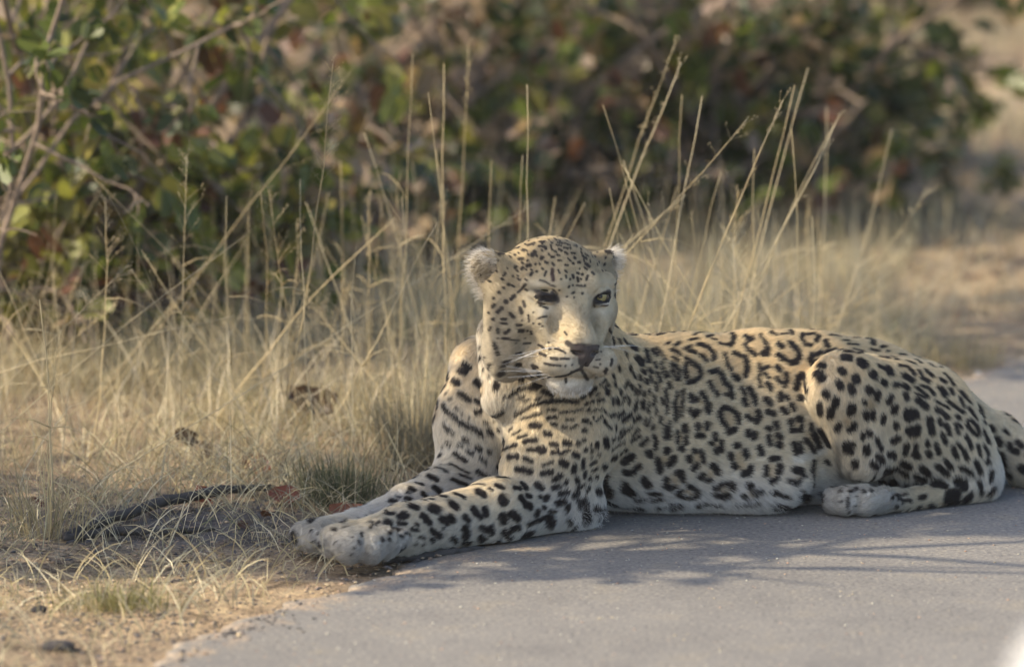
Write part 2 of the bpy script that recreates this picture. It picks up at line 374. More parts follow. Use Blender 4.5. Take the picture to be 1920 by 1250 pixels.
MARKS['F'] = (1600, 780, 5.953, '''
K 50 620 150 710 130;44 640 180 700 180;40 845 40 850 100;42 860 120 870 170;26 980 190 1000 240 1020 290;28 1020 90 1050 140 1060 190;20 1130 80 1160 180
K 18 1150 70 1200 120;24 1270 50 1260 90 1320 170 1380 210;24 1300 40 1370 110 1390 180;26 1250 220 1290 280 1310 350;22 1440 150 1470 220 1500 290
K 32 1520 120 1550 150;20 1670 150 1720 190;40 1600 250 1620 300;38 440 270 490 240;34 590 320 570 400;30 695 320 695 380;42 680 420 710 440
K 28 815 280 825 320;34 830 400 845 430;34 920 310 945 400;30 1110 350 1120 400 1150 450;22 1160 300 1210 360;30 1230 390 1260 460;20 1380 310 1400 400 1410 440
K 18 1450 320 1490 400 1490 500;26 1480 500 1490 510;30 1640 420 1680 480;44 1660 520 1680 540;34 1730 310 1760 370 1830 400;34 1820 290 1880 340;45 1880 570 1905 590
K 24 1720 620 1760 650;38 1800 780 1880 800;44 410 420 440 430;34 270 430 310 500;34 210 520 250 560;44 550 520 620 560;40 760 570 830 630
K 34 930 550 1000 600 1040 630;32 1020 490 1080 560;26 1190 560 1260 590 1310 640;30 1360 500 1390 570 1410 620;24 1530 600 1520 700;36 700 660 790 700
K 46 370 590 420 590;28 480 580 600 650;60 920 760 970 760;44 1020 780;60 1160 720 1220 760;40 1230 720 1230 800;28 1390 720 1420 800 1430 850
K 26 1560 790 1510 860;60 1080 880 1140 870;56 1060 930 1140 930;34 1250 920 1310 870;46 290 760 320 720;54 430 720 460 740;40 600 760 700 790;56 700 770 760 790
K 22 740 910 800 900;14 480 890 600 880;16 500 920 640 950;26 740 1000;34 870 990 900 990;26 980 1000;18 430 910;18 550 960;18 610 1030;16 480 1000
T 16 1310 90 1340 140;26 650 220 660 230
''')
MARKS['G'] = (800, 600, 5.953, '''
K 12 350 290 390 275 430 230 500 210 530 180;14 570 150 600 100 600 40;40 440 500 470 530;40 390 570 430 580;44 330 680 350 700;42 560 690 610 730
K 30 380 820 440 860 480 890;24 550 890 600 910;26 610 400 605 420;14 685 410 680 450;18 745 480 735 530;18 600 290 620 280;14 700 620;12 645 540
K 26 840 580 880 555;34 790 700 780 740;32 1065 600 1060 640;24 1020 490 1050 490;16 880 460 930 450;12 860 495 900 490;18 780 260 800 310;20 815 350 820 370
K 16 230 810;18 270 880;20 340 980 350 990;12 400 1040;22 200 940 240 1010 300 1060 400 1150 500 1190 600 1240;14 200 1150 280 1230;32 560 1020 600 1010
K 18 680 1010 760 1030;22 810 1030 860 1020;11 640 1130 690 1130;12 470 1100;10 760 1110;10 850 1130;24 690 1220 720 1240;24 810 1210 820 1220
K 38 1180 740 1260 720;20 950 810 1050 760 1150 740;14 860 850 940 830;14 1030 860 1090 840;14 1090 900 1160 880;14 1210 885 1270 870
K 18 990 1050 1080 1000 1200 940 1330 910;26 1330 910 1500 890 1690 910;16 1060 1100 1160 1070 1280 1045;16 1360 1000 1450 1000;12 1480 1030 1600 1020 1740 995
K 20 1350 1090 1450 1080;13 1560 1110 1640 1110;34 1200 1160 1260 1170;20 1400 1160 1450 1165;20 1520 1190 1560 1190;22 1750 1220 1780 1220;20 1770 1120
K 26 1740 860 1760 840;24 1820 820 1880 750;30 1310 790 1400 830
''')
MARKS['I'] = (980, 640, 5.953, '''
K 16 870 480 920 430;14 910 330 940 310;18 920 520 950 490;18 930 580 960 560;22 840 660 890 640;13 820 600 850 580;14 700 700 790 660;12 720 770 750 750
K 12 780 770 830 750;13 860 770 890 740;22 680 880 720 880;15 790 840;13 820 890 880 830;18 910 890;16 760 910;12 540 960 620 930;10 560 870
''')
MARKS['H'] = (800, 790, 5.953, '''
K 20 380 20 450 50 540 80 620 140;14 200 30 250 90 300 120;24 690 100 740 140;24 810 80;14 230 220 270 255;18 410 190 470 220;14 360 250 400 265;14 190 285
K 24 560 280 600 310;16 450 320 520 360;24 310 350 370 400 440 440;18 600 400 660 460;22 690 320 710 350;26 158 370;12 170 485;14 110 520 230 570
K 14 270 480 370 530 470 580;14 370 590 500 640;28 570 550 640 590 680 620;24 290 650 360 680 440 700;24 40 620 100 640;28 100 740 140 770
K 24 890 300 1000 260;18 1040 170 1130 150;28 1100 220 1220 205;12 970 140 1060 95;14 930 90 960 75;32 1180 40 1260 40;30 1330 130 1380 140;24 1140 310 1220 310
K 44 1260 310 1300 320;30 930 390 1010 390;24 1090 410 1180 440;36 800 500 860 470;38 1020 530 1100 540 1160 550;26 800 630 910 640;14 1300 480 1410 450
K 36 1080 700 1110 740;28 990 740 1040 750;40 1240 700 1280 730;20 770 710 860 745;10 700 750 740 770
''')
MARKS['K'] = (960, 820, 5.953, '''
K 28 440 70 500 75;22 450 175 510 150;32 590 50 640 50;20 540 180 590 150 640 125;32 740 60;26 800 20;38 700 180 720 190;18 885 75;22 950 50 945 100;24 820 130
K 22 890 140;20 970 180;32 1040 40 1050 90;44 560 270 590 290;30 700 310 685 370;26 800 240 795 320;15 890 215;20 880 290 930 270;17 900 360 950 335
K 28 340 400 360 395;32 410 385 440 375;32 470 460 540 420;30 460 550 530 540;26 600 500 610 480;28 725 450 735 490;20 820 380 810 430;26 870 450;24 945 430
K 34 1030 310 1050 310;32 1045 400 1050 420;22 730 560 800 520;16 830 590 860 540;30 540 620 620 600;28 690 640 730 615;38 510 720 580 700;26 320 660
K 30 370 690 400 650;22 730 690 820 670;34 760 745 830 740;34 920 780 960 790;28 360 780;30 270 860 290 820;26 610 800 630 750;50 820 840 830 890
K 24 960 880;30 640 900 660 920;34 440 890;56 420 900 440 930;24 180 960 300 910 400 870;40 160 1060 220 1040;16 420 820 490 810;46 960 590 1050 580;50 1040 560 1060 600
K 24 700 980 720 980;26 930 970
W 40 520 1000 640 980;36 310 980 340 940;30 440 850 520 860
''')
MARKS['L'] = (740, 860, 5.953, '''
K 40 940 370 1000 400;24 690 395 780 440;20 530 425 590 430;15 400 455 440 460;15 320 465 360 470;12 900 290 1010 290;8 700 345 770 350;34 180 525 250 550
K 50 420 560 480 580;40 640 510 690 550;30 70 640 130 640;24 90 610 120 610;34 310 640 350 660;38 350 690 390 710;40 530 680 580 710;40 620 650 640 680
K 34 790 650 820 680;40 880 560 910 600;28 930 620 960 640;36 1005 560 1020 620;50 1200 440 1220 480;50 1205 640 1220 670;46 1310 610 1360 650
K 34 1410 440 1440 480;46 1470 510 1500 530;28 1480 410 1510 420;46 790 770 800 830;30 780 850;34 970 750 1040 780;34 1080 750 1090 800;38 970 860 990 880
K 34 1310 770 1370 750;34 1220 800 1260 820;24 1270 840 1300 860;40 1450 830 1520 800;24 1100 910 1180 890;22 40 715 130 725;22 240 730 260 740
K 20 0 770 60 790;15 190 775 260 800;15 120 835 160 850;18 280 860 320 870;14 60 860 90 870;34 420 800 500 850;14 540 770;28 650 870 690 890;24 410 890 430 900
K 12 240 940;14 320 940;28 780 910 840 915
''')
MARKS['M'] = (540, 880, 5.953, '''
K 22 1150 355 1210 360;24 1320 320 1370 335;24 1360 215 1410 240;26 1500 270 1530 300;30 1630 200 1690 250;10 1210 300 1260 320;10 1330 260 1370 265;15 1440 160 1520 180
K 30 1580 80 1660 120;22 1090 495 1180 495;34 1100 590 1140 600;15 1090 465 1120 470;34 1250 530 1330 520;14 880 535 940 540;14 800 560 850 565
K 16 900 600 940 590;16 990 600 1020 590;24 1160 660 1250 670;15 920 655 980 640;13 500 670 550 675;18 825 720 830 735;14 795 800 805 830;14 735 870
K 12 715 940;20 1050 770 1060 790;20 1130 780;22 1140 710;14 1260 750;13 340 715;14 285 800;16 340 860;12 265 690;12 545 810;14 515 930;11 720 760
G 14 600 900 590 1000 600 1050;16 890 880 880 960;14 200 830 210 900
''')
MARKS['N'] = (860, 430, 7.8125, '''
K 22 500 220 540 270 600 290;38 610 370 650 370;10 280 230 380 310;26 250 270 290 280;24 745 185;17 740 260;18 860 160 920 130;19 780 325 840 285 890 270
K 18 960 185 1040 175;24 1030 240 1110 210;26 950 310 970 310;18 830 385;24 890 440 940 435;34 1090 380 1120 350;18 1020 465;27 1220 430;22 830 565 850 555
K 20 930 580 950 565;26 1010 540 1050 530;18 1130 515;22 1060 670 1080 640;18 1150 620;16 660 680 690 650;18 800 690;13 870 680;22 740 810;20 670 860
K 24 600 930;22 525 1010;24 510 1140 530 1110;28 590 1210 640 1160;34 705 1065;28 780 1020 820 980;11 715 575;10 580 460;18 870 920 920 880 980 810
K 22 950 1060 970 1120;24 900 1150 930 1210;22 1130 120 1160 125;20 1200 190 1250 200;20 1190 260 1250 260;13 960 60 1030 55
G 34 290 400 340 450 420 500;30 460 560 470 640
W 70 130 250 110 420 180 520
''')
MARKS['O'] = (1010, 430, 7.8125, '''
K 14 80 90 140 80;13 170 75 220 75;16 20 190 100 185;18 30 255 100 265 110 300;15 280 125 360 125;12 230 140 260 165;13 280 205 350 215;13 380 215 460 240
K 12 180 240 200 310 260 340;12 260 240 330 250;15 300 300 340 320;12 370 280 430 290;12 510 190 570 210;10 510 250 560 270;16 390 345 420 365;12 480 355 530 360
K 15 190 410 230 410;24 45 435 60 420;18 100 485 130 495;12 270 380 310 390;14 640 390 700 440;10 680 370 720 400;18 580 490 600 490;15 520 420 540 430
K 22 690 510 740 550;13 670 560 710 590;12 390 525 430 530;12 290 460 330 460;10 430 430 470 470;12 500 500 520 510;12 600 580;14 780 630 810 660
K 15 110 620 90 680;12 290 600 310 640;12 390 610 415 630;12 400 680 405 710;12 330 730;18 500 670 510 710;16 460 730;16 570 640 590 650;20 640 660
K 16 720 680 700 740;18 570 710 580 760;15 620 730;15 440 850 445 835;15 500 820;16 680 825;11 560 820 640 830;15 490 940 520 925;18 640 940;13 415 985
K 13 305 890;12 520 1000;18 720 300 790 300;42 1010 335 1085 345;11 20 745 100 765 170 812 240 835;26 200 930 250 985 280 1050
K 10 1000 900 1060 915;11 920 1120 1010 1110;11 810 1060 820 1130
N 28 205 590 200 660 215 740
W 18 920 1090 1020 1060
''')
MARKS['P'] = (880, 560, 7.8125, '''
K 20 355 130 380 100;24 430 200 490 140;20 300 210;24 365 300;20 320 460 335 420;20 435 450 445 500;26 545 500 590 460;20 490 300 550 300;16 480 360 560 365
K 24 610 220 660 270;24 745 140 770 210;16 700 385 770 385;25 740 465 790 465;16 860 465;14 910 480 915 510;18 510 575 590 580;10 600 590 740 600;16 440 580
K 12 690 640;11 790 650 900 650;20 800 60 815 110;10 820 570;11 870 240 880 330;12 780 315;18 690 800 770 790;22 1010 50 1060 70;14 1080 120 1150 140
K 13 1010 290 1060 270 1130 260;11 940 200;16 1030 370;14 1070 400;13 940 360;24 930 975 1000 1000;24 1010 1095 1085 1150;26 950 1000 1035 1090
''')
MARKS['Q'] = (1000, 590, 7.8125, '''
W 44 260 1010 420 1010 600 1000
K 13 230 405;24 245 500;15 320 495 400 520 470 560;19 100 560 180 600;14 80 440 170 500;21 260 640 350 645;15 400 640 520 645;15 170 710 300 735 400 740
K 13 470 745;11 570 730;13 460 250 490 290;20 560 840 640 810 700 790;24 700 800 750 870 790 940;16 220 910 350 900 450 890 560 850;18 480 920 480 980
K 10 920 660 980 650;14 980 720;10 880 760 950 770;14 910 890 950 890;12 990 540
N 52 660 470 740 500 830 510;40 740 590 760 640;32 860 490 940 470
K 36 500 410 560 450;44 580 480 660 560;34 680 600 700 700;24 720 680 710 760;14 600 440 720 430 960 456
''')
# ------------------------------------------------------------------ the leopard: one continuous body from a smooth union of limbs
def R(rpx, d): return rpx * d / FPX
PR = []   # primitives
def cone(a, b, k=.03, flow=None, white=0.0, ln=1.0, sq=None):
    A, B = pt(*a[:3]), pt(*b[:3])
    PR.append(dict(t='c', a=A, b=B, ra=R(a[3], a[2]), rb=R(b[3], b[2]), k=k, flow=nrm(flow if flow is not None else B - A), white=white, ln=ln, sq=sq))
side = nrm(np.array([-.25, 1, 0]))
# trunk, chest to rump
cone((1095, 800, 9.21, 148), (1250, 803, 9.255, 160), .04, sq=(side, .86))
cone((1250, 803, 9.255, 160), (1420, 790, 9.31, 168), .03, sq=(side, .84))
cone((1420, 790, 9.31, 168), (1510, 793, 9.365, 169), .03, sq=(side, .86))
cone((1510, 793, 9.365, 169), (1610, 804, 9.43, 163), .03, sq=(side, .86))
cone((1610, 804, 9.43, 163), (1705, 818, 9.49, 136), .035, sq=(side, .9))
cone((1705, 815, 9.49, 136), (1785, 865, 9.49, 84), .035)
# withers, neck, chest
cone((1185, 730, 9.20, 92), (1290, 735, 9.25, 100), .05)
cone((1072, 640, 9.10, 82), (1120, 745, 9.18, 112), .05)
cone((985, 640, 9.12, 70), (1010, 780, 9.13, 78), .05, white=.3)
cone((945, 630, 9.12, 42), (935, 745, 9.08, 30), .04, white=.55, flow=(-.1, -.3, -1))
# shoulder blade, ribs, the slack of the flank before the thigh
cone((1128, 690, 9.10, 52), (1098, 800, 9.07, 74), .05, flow=(.15, 0, -1))
def wcut(px, py, d, r, k, op='+'):
    PR.append(dict(t='e', c=pt(px, py, d), r=np.array(r), M=np.eye(3), k=k, flow=np.array([.8, .3, -.5]), white=0., ln=1., op=op))
wcut(1290, 850, 9.20, (.10, .055, .085), .05)
wcut(1185, 800, 9.055, (.030, .030, .10), .06, '-')
wcut(1482, 770, 9.10, (.045, .030, .08), .06, '-')
wcut(1420, 905, 9.19, (.09, .05, .05), .05)
# near foreleg
cone((1078, 775, 9.12, 104), (1030, 880, 9.06, 84), .04)
cone((1030, 880, 9.06, 80), (1072, 943, 9.06, 50), .04)
cone((1072, 943, 9.06, 50), (930, 958, 8.95, 57), .03, flow=(-.8, -.5, -.3), white=-.25)
cone((930, 958, 8.95, 57), (760, 992, 8.81, 44), .025, white=-.35)
cone((760, 992, 8.81, 44), (675, 1012, 8.74, 35), .02, white=-.5)
for x, y, d, r in ((630, 1014, 8.715, 31), (658, 1022, 8.685, 33), (694, 1025, 8.690, 30), (722, 1024, 8.72, 23)):
    cone((x + 32, y - 17, d + .028, r * .7), (x, y, d, r), .003, white=-.1, ln=.65)
# far foreleg
cone((905, 690, 9.24, 60), (893, 790, 9.20, 71), .04, white=.35)
cone((893, 790, 9.20, 71), (880, 885, 9.18, 62), .03, white=.6)
cone((880, 895, 9.17, 55), (765, 948, 9.01, 34), .03, white=.6)
cone((765, 948, 9.01, 34), (675, 985, 8.90, 27), .02, white=.4)
cone((675, 985, 8.90, 27), (600, 1004, 8.835, 30), .015, white=-.3)
for x, y, d, r in ((574, 1004, 8.835, 26), (596, 1010, 8.81, 28), (625, 1012, 8.80, 24)):
    cone((x + 30, y - 14, d + .026, r * .7), (x, y, d, r), .003, white=-.1, ln=.65)
# near hind leg
cone((1712, 797, 9.37, 124), (1587, 722, 9.20, 64), .025, flow=(.25, .1, -1))
cone((1650, 800, 9.29, 92), (1790, 868, 9.36, 82), .04, flow=(.4, .2, -1))
cone((1580, 735, 9.20, 62), (1622, 850, 9.22, 48), .03, flow=(.2, .0, -1), white=.25)
cone((1790, 862, 9.37, 76), (1832, 900, 9.35, 40), .03, flow=(.5, .1, -1))
cone((1838, 918, 9.32, 27), (1690, 940, 9.215, 19), .012, white=-1)
cone((1690, 940, 9.215, 19), (1625, 936, 9.185, 25), .012, white=-.6)
for x, y, d, r in ((1569, 938, 9.172, 25), (1590, 938, 9.158, 27), (1624, 940, 9.160, 26), (1648, 945, 9.178, 18)):
    cone((x + 30, y - 6, d + .014, r * .8), (x, y, d, r), .003, white=-.1, ln=.65)
# far hind leg (behind the body)
cone((1700, 810, 9.64, 95), (1600, 780, 9.66, 55), .03)
cone((1600, 790, 9.66, 55), (1650, 880, 9.62, 40), .03)
cone((1650, 893, 9.60, 26), (1560, 890, 9.56, 28), .02)
# tail
cone((1790, 790, 9.46, 48), (1868, 818, 9.50, 41), .04)
cone((1868, 818, 9.50, 41), (1925, 868, 9.47, 40), .02, white=-.7)
cone((1925, 868, 9.47, 40), (2050, 905, 9.38, 38), .02, white=-.7)
cone((2050, 905, 9.38, 38), (2190, 950, 9.22, 35), .02)
cone((2190, 950, 9.22, 35), (2260, 985, 9.05, 28), .02, white=.3)

# head, in its own axes: X to the viewer's right, Y out of the face, Z up
HO = pt(1035, 575, 9.0)
yaw, roll, nod = math.radians(24), math.radians(3), math.radians(3)
HY = np.array([math.sin(yaw), -math.cos(yaw), 0]); HX = np.array([math.cos(yaw), math.sin(yaw), 0]); HZ = np.array([0, 0, 1.0])
HY, HZ = math.cos(nod) * HY - math.sin(nod) * HZ, math.cos(nod) * HZ + math.sin(nod) * HY
HX, HZ = math.cos(roll) * HX - math.sin(roll) * HZ, math.cos(roll) * HZ + math.sin(roll) * HX
HM = np.stack([HX, HY, HZ])                       # rows
def hp(x, y, z): return HO + x * HX + y * HY + z * HZ
def hcone(a, b, ra, rb, k=.02, white=0., ln=.55, op='+', sq=None):
    PR.append(dict(t='c', a=hp(*a), b=hp(*b), ra=ra, rb=rb, k=k, flow=None, white=white, ln=ln, op=op, sq=sq))
def hell(c, r, k=.02, white=0., ln=.55, op='+', rot=None):
    M = HM if rot is None else rot @ HM
    PR.append(dict(t='e', c=hp(*c), r=np.array(r), M=M, k=k, flow=None, white=white, ln=ln, op=op))
HEAD0 = len(PR)
hell((0, -.015, .030), (.090, .098, .088), .02)                      # cranium
hell((0, .035, .052), (.064, .055, .052), .03)                       # forehead
for s in (-1, 1):
    hell((s * (.066 - .004 * s), .010, -.022), (.043, .060, .072), .03, white=.1)  # cheek
    hell((s * (.066 - .005 * s), -.012, -.070), (.038, .050, .056), .03, white=.35, ln=1.7)  # ruff
    hcone((s * .072, .050, .006), (s * .040, .085, -.022), .024, .026, .02)   # cheekbone
    hcone((s * .030, .084, .058), (s * .074, .062, .054), .016, .014, .020)  # brow
hcone((0, .060, -.028), (0, .112, -.060), .056, .042, .025, white=.1) # muzzle
hcone((0, .066, .030), (0, .132, -.034), .029, .022, .018)
for s in (-1, 1): hell((s * .038, .108, -.006), (.014, .022, .020), .022, op='-')            # nose bridge
for s in (-1, 1):
    hell((s * .033, .116, -.072), (.038, .039, .028), .006, white=.2)  # whisker pads
    hell((s * .048, .068, -.080), (.026, .036, .028), .015, white=.25)
    hell((s * .078, .088, -.050), (.012, .026, .020), .02, op='-')
hcone((0, .0, -.080), (0, .070, -.104), .058, .030, .02, white=.5)   # lower jaw
hell((0, .093, -.110), (.041, .032, .023), .010, white=1.0, ln=.6)   # chin
hell((0, .140, -.050), (.023, .014, .015), .006, ln=.2)              # nose
hcone((0, .142, -.058), (0, .138, -.074), .010, .005, .006, ln=.2)
for s in (-1, 1):                                                    # nostrils, mouth, eye sockets
    hcone((s * .010, .154, -.053), (s * .023, .142, -.050), .0045, .003, .003, op='-')
    hcone((0, .145, -.084), (s * .022, .138, -.095), .004, .004, .004, op='-')
    hcone((s * .022, .138, -.095), (s * .062, .090, -.098), .004, .006, .004, op='-')
    hell((s * .054, .090, .034), (.019, .018, .013), .010, op='-')
hcone((0, .150, -.068), (0, .146, -.086), .0025, .003, .003, op='-')
EYE_R = .0168
EYES = [(-.053, .0690, .032), (.0535, .0735, .0325)]
for s, (ex_, ey_, ez_) in zip((-1, 1), EYES):                        # eyelids
    up, lo = (.0052, -.0056) if s < 0 else (.0100, -.0108)
    for zz, dy in ((up, .0165), (lo, .0155)):
        pts = [(ex_ - s * .021, ey_ + .012, ez_ - .004), (ex_ - s * .009, ey_ + dy, ez_ + zz * .95), (ex_ + s * .008, ey_ + dy - .003, ez_ + zz), (ex_ + s * .021, ey_ - .002, ez_ + .004)]
        for p, q_ in zip(pts[:-1], pts[1:]): hcone(p, q_, .0048, .0048, .005, ln=.15)
# ears
EARS = []
for s in (-1, 1):
    zax = nrm(np.array([s * .62, -.10, .78])); nax = nrm(np.array([s * .80, .58, -.10])); nax = nrm(nax - zax * (nax @ zax)); xax = np.cross(nax, zax)
    rot = np.stack([xax, nax, zax])
    c = np.array([s * (.104 - .004 * s), -.024, .060])
    hcone((s * .090, -.020, .050), (s * .082, -.006, -.010), .034, .030, .03)
    EARS.append((c, rot))
    hell(c, (.034, .017, .037), .020, ln=.5, rot=rot)
    hell(c + nax * .013 + zax * .005, (.025, .013, .026), .006, op='-', rot=rot)

# ---- field on a grid that is finer round the head
def axis(lo, hi, flo, fhi, c, f):
    a = np.arange(lo, flo, c); b_ = np.arange(flo, fhi, f); d = np.arange(fhi, hi, c)
    return np.concatenate([a, b_, d]).astype(np.float32)
xs = axis(-.40, 1.30, HO[0] - .17, HO[0] + .19, .0062, .0026)
ysg = axis(8.62, 9.86, HO[1] - .17, HO[1] + .12, .0062, .0026)
zs = axis(-.02, .56, HO[2] - .17, HO[2] + .16, .0055, .0026)
Fd = np.full((len(xs), len(ysg), len(zs)), .25, np.float32)
def sd(p, P):
    if p['t'] == 'c':
        a, b, ra, rb = p['a'], p['b'], p['ra'], p['rb']
        s_ = 1.0
        if p.get('sq'):
            nn, s_ = p['sq']
            P = P + ((P - a) @ nn)[..., None] * nn * (1 / s_ - 1)
            b = b + ((b - a) @ nn) * nn * (1 / s_ - 1)
        ab = b - a
        t = np.clip(((P - a) @ ab) / (ab @ ab), 0, 1)
        return np.linalg.norm(P - a - t[..., None] * ab, axis=-1) - (ra + t * (rb - ra))
    q_ = ((P - p['c']) @ p['M'].T)
    k0 = np.linalg.norm(q_ / p['r'], axis=-1); k1 = np.linalg.norm(q_ / p['r'] ** 2, axis=-1)
    return k0 * (k0 - 1) / np.maximum(k1, 1e-6)
def bounds(p):
    if p['t'] == 'c':
        m = p['k'] + .012
        lo = np.minimum(p['a'] - p['ra'], p['b'] - p['rb']) - m; hi = np.maximum(p['a'] + p['ra'], p['b'] + p['rb']) + m
    else:
        r = p['r'].max() + p['k'] + .012; lo, hi = p['c'] - r, p['c'] + r
    return lo, hi
for p in PR:
    lo, hi = bounds(p)
    sl = [slice(max(0, np.searchsorted(A, lo[i]) - 1), np.searchsorted(A, hi[i]) + 1) for i, A in enumerate((xs, ysg, zs))]
    X, Y, Z = np.meshgrid(xs[sl[0]], ysg[sl[1]], zs[sl[2]], indexing='ij')
    dv = sd(p, np.stack([X, Y, Z], -1).astype(np.float64)).astype(np.float32)
    cur = Fd[sl[0], sl[1], sl[2]]; k = p['k']
    if p.get('op', '+') == '+':
        h = np.clip(.5 + .5 * (dv - cur) / k, 0, 1)
        Fd[sl[0], sl[1], sl[2]] = np.minimum(dv * (1 - h) + cur * h - k * h * (1 - h), cur)
    else:
        dv = -dv
        h = np.clip(.5 - .5 * (dv - cur) / k, 0, 1)
        Fd[sl[0], sl[1], sl[2]] = dv * (1 - h) + cur * h + k * h * (1 - h)
# the ground presses the belly and the paws flat
gzz = (.002 - zs)[None, None, :]
h = np.clip(.5 - .5 * (gzz - Fd) / .012, 0, 1)
Fd = gzz * (1 - h) + Fd * h + .012 * h * (1 - h)
Fd = Fd.astype(np.float32)

def surface_nets(F, ax):
    s = F < 0
    c = np.zeros(tuple(n - 1 for n in F.shape), np.uint8)
    for i in (0, 1):
        for j in (0, 1):
            for k in (0, 1):
                c += s[i:F.shape[0] - 1 + i, j:F.shape[1] - 1 + j, k:F.shape[2] - 1 + k]
    idx = np.argwhere((c > 0) & (c < 8))
    ids = np.full(c.shape, -1, np.int32); ids[tuple(idx.T)] = np.arange(len(idx))
    pos = np.zeros((len(idx), 3)); cnt = np.zeros(len(idx))
    for axn in range(3):
        o1, o2 = [a for a in range(3) if a != axn]
        for u in (0, 1):
            for v in (0, 1):
                a = np.zeros(3, int); a[o1], a[o2] = u, v
                b_ = a.copy(); b_[axn] = 1
                va, vb = F[tuple((idx + a).T)], F[tuple((idx + b_).T)]
                m = (va < 0) != (vb < 0)
                t = np.where(m, va / np.where(m, va - vb, 1), 0)
                add = a + t[:, None] * (b_ - a)
                pos[m] += add[m]; cnt[m] += 1
    pos /= cnt[:, None]
    V = np.empty_like(pos)
    for i in range(3):
        A = ax[i].astype(float); V[:, i] = A[idx[:, i]] + (A[idx[:, i] + 1] - A[idx[:, i]]) * pos[:, i]
    quads = []
    for axn in range(3):
        o1, o2 = [a for a in range(3) if a != axn]
        lo = [slice(0, n) for n in F.shape]; hi = lo.copy()
        lo[axn] = slice(0, F.shape[axn] - 1); hi[axn] = slice(1, F.shape[axn])
        m = s[tuple(lo)] != s[tuple(hi)]
        e = np.argwhere(m)
        e = e[(e[:, o1] > 0) & (e[:, o2] > 0) & (e[:, o1] < F.shape[o1] - 1) & (e[:, o2] < F.shape[o2] - 1)]
        def cell(du, dv):
            q_ = e.copy(); q_[:, o1] += du; q_[:, o2] += dv; return ids[tuple(q_.T)]
        Q = np.stack([cell(-1, -1), cell(0, -1), cell(0, 0), cell(-1, 0)], 1)
        flip = s[tuple(e.T)] ^ (axn == 1)
        Q[~flip] = Q[~flip][:, ::-1]
        quads.append(Q)
    return V, np.concatenate(quads)
BV, BQ = surface_nets(Fd, (xs, ysg, zs))
del Fd
# vertex normals
fn = np.cross(BV[BQ[:, 2]] - BV[BQ[:, 0]], BV[BQ[:, 3]] - BV[BQ[:, 1]])
BN = np.zeros_like(BV)
for k in range(4): np.add.at(BN, BQ[:, k], fn)
BN = nrm(BN)
bvh = BVHTree.FromPolygons(BV.tolist(), BQ.tolist())
CAMP = Vector((0, 0, CAM_H))
def hit(px, py):
    loc, nn, i, dist = bvh.ray_cast(CAMP, Vector(nrm(ray(px, py))))
    return (None, None) if loc is None else (np.array(loc), nrm(BN[BQ[i]].mean(0)))

# ---- fields over the surface: lie of the hair, its length, paleness
def body_fields(P):
    n_ = len(P); fl = np.zeros((n_, 3)); w = np.zeros(n_); wh = np.zeros(n_); ln = np.zeros(n_); hd = np.zeros(n_)
    nose = hp(0, .15, -.03)
    hflow = nrm(nrm(P - nose) + .55 * nrm(P - hp(0, .12, .02)) * 0 + np.array([0, 0, -.12]))
    for i, p in enumerate(PR):
        if p.get('op', '+') != '+': continue
        ww = np.exp(-np.clip(np.abs(sd(p, P)), 0, .3) / .012)
        f = hflow if p['flow'] is None else p['flow'][None, :]
        fl += ww[:, None] * f; w += ww; wh += ww * p['white']; ln += ww * p['ln']
        if i >= HEAD0: hd += ww
    w = np.maximum(w, 1e-9)
    return nrm(fl), wh / w, ln / w, hd / w

# ---- markings: strokes dropped onto the skin, kept as capsules in space
COLS = dict(K=(.038, .031, .030), T=(.58, .46, .29), N=(.075, .048, .042), G=(.25, .225, .19), W=(.78, .75, .68))
SEGS = []
for key, (ox, oy, zf, txt) in MARKS.items():
    for line in txt.strip().split('\n'):
        kind, rest = line.split(' ', 1)
        for st in rest.split(';'):
            v = [float(x) for x in st.split()]
            rp, pts = v[0] / zf, [(ox + v[i] / zf, oy + v[i + 1] / zf) for i in range(1, len(v) - 1, 2)]
            hits = [hit(*p) for p in pts]
            hits = [h_ for h_ in hits if h_[0] is not None]
            if not hits: continue
            if len(hits) == 1: hits = hits * 2
            for (a, na), (b_, nb) in zip(hits[:-1], hits[1:]):
                if np.linalg.norm(a - b_) > .09: b_, nb = a, na
                SEGS.append((kind, a, b_, nrm(na + nb), rp * (a[1] + b_[1]) / 2 / FPX * 1.06 + (.0004 if kind == 'K' else 0)))
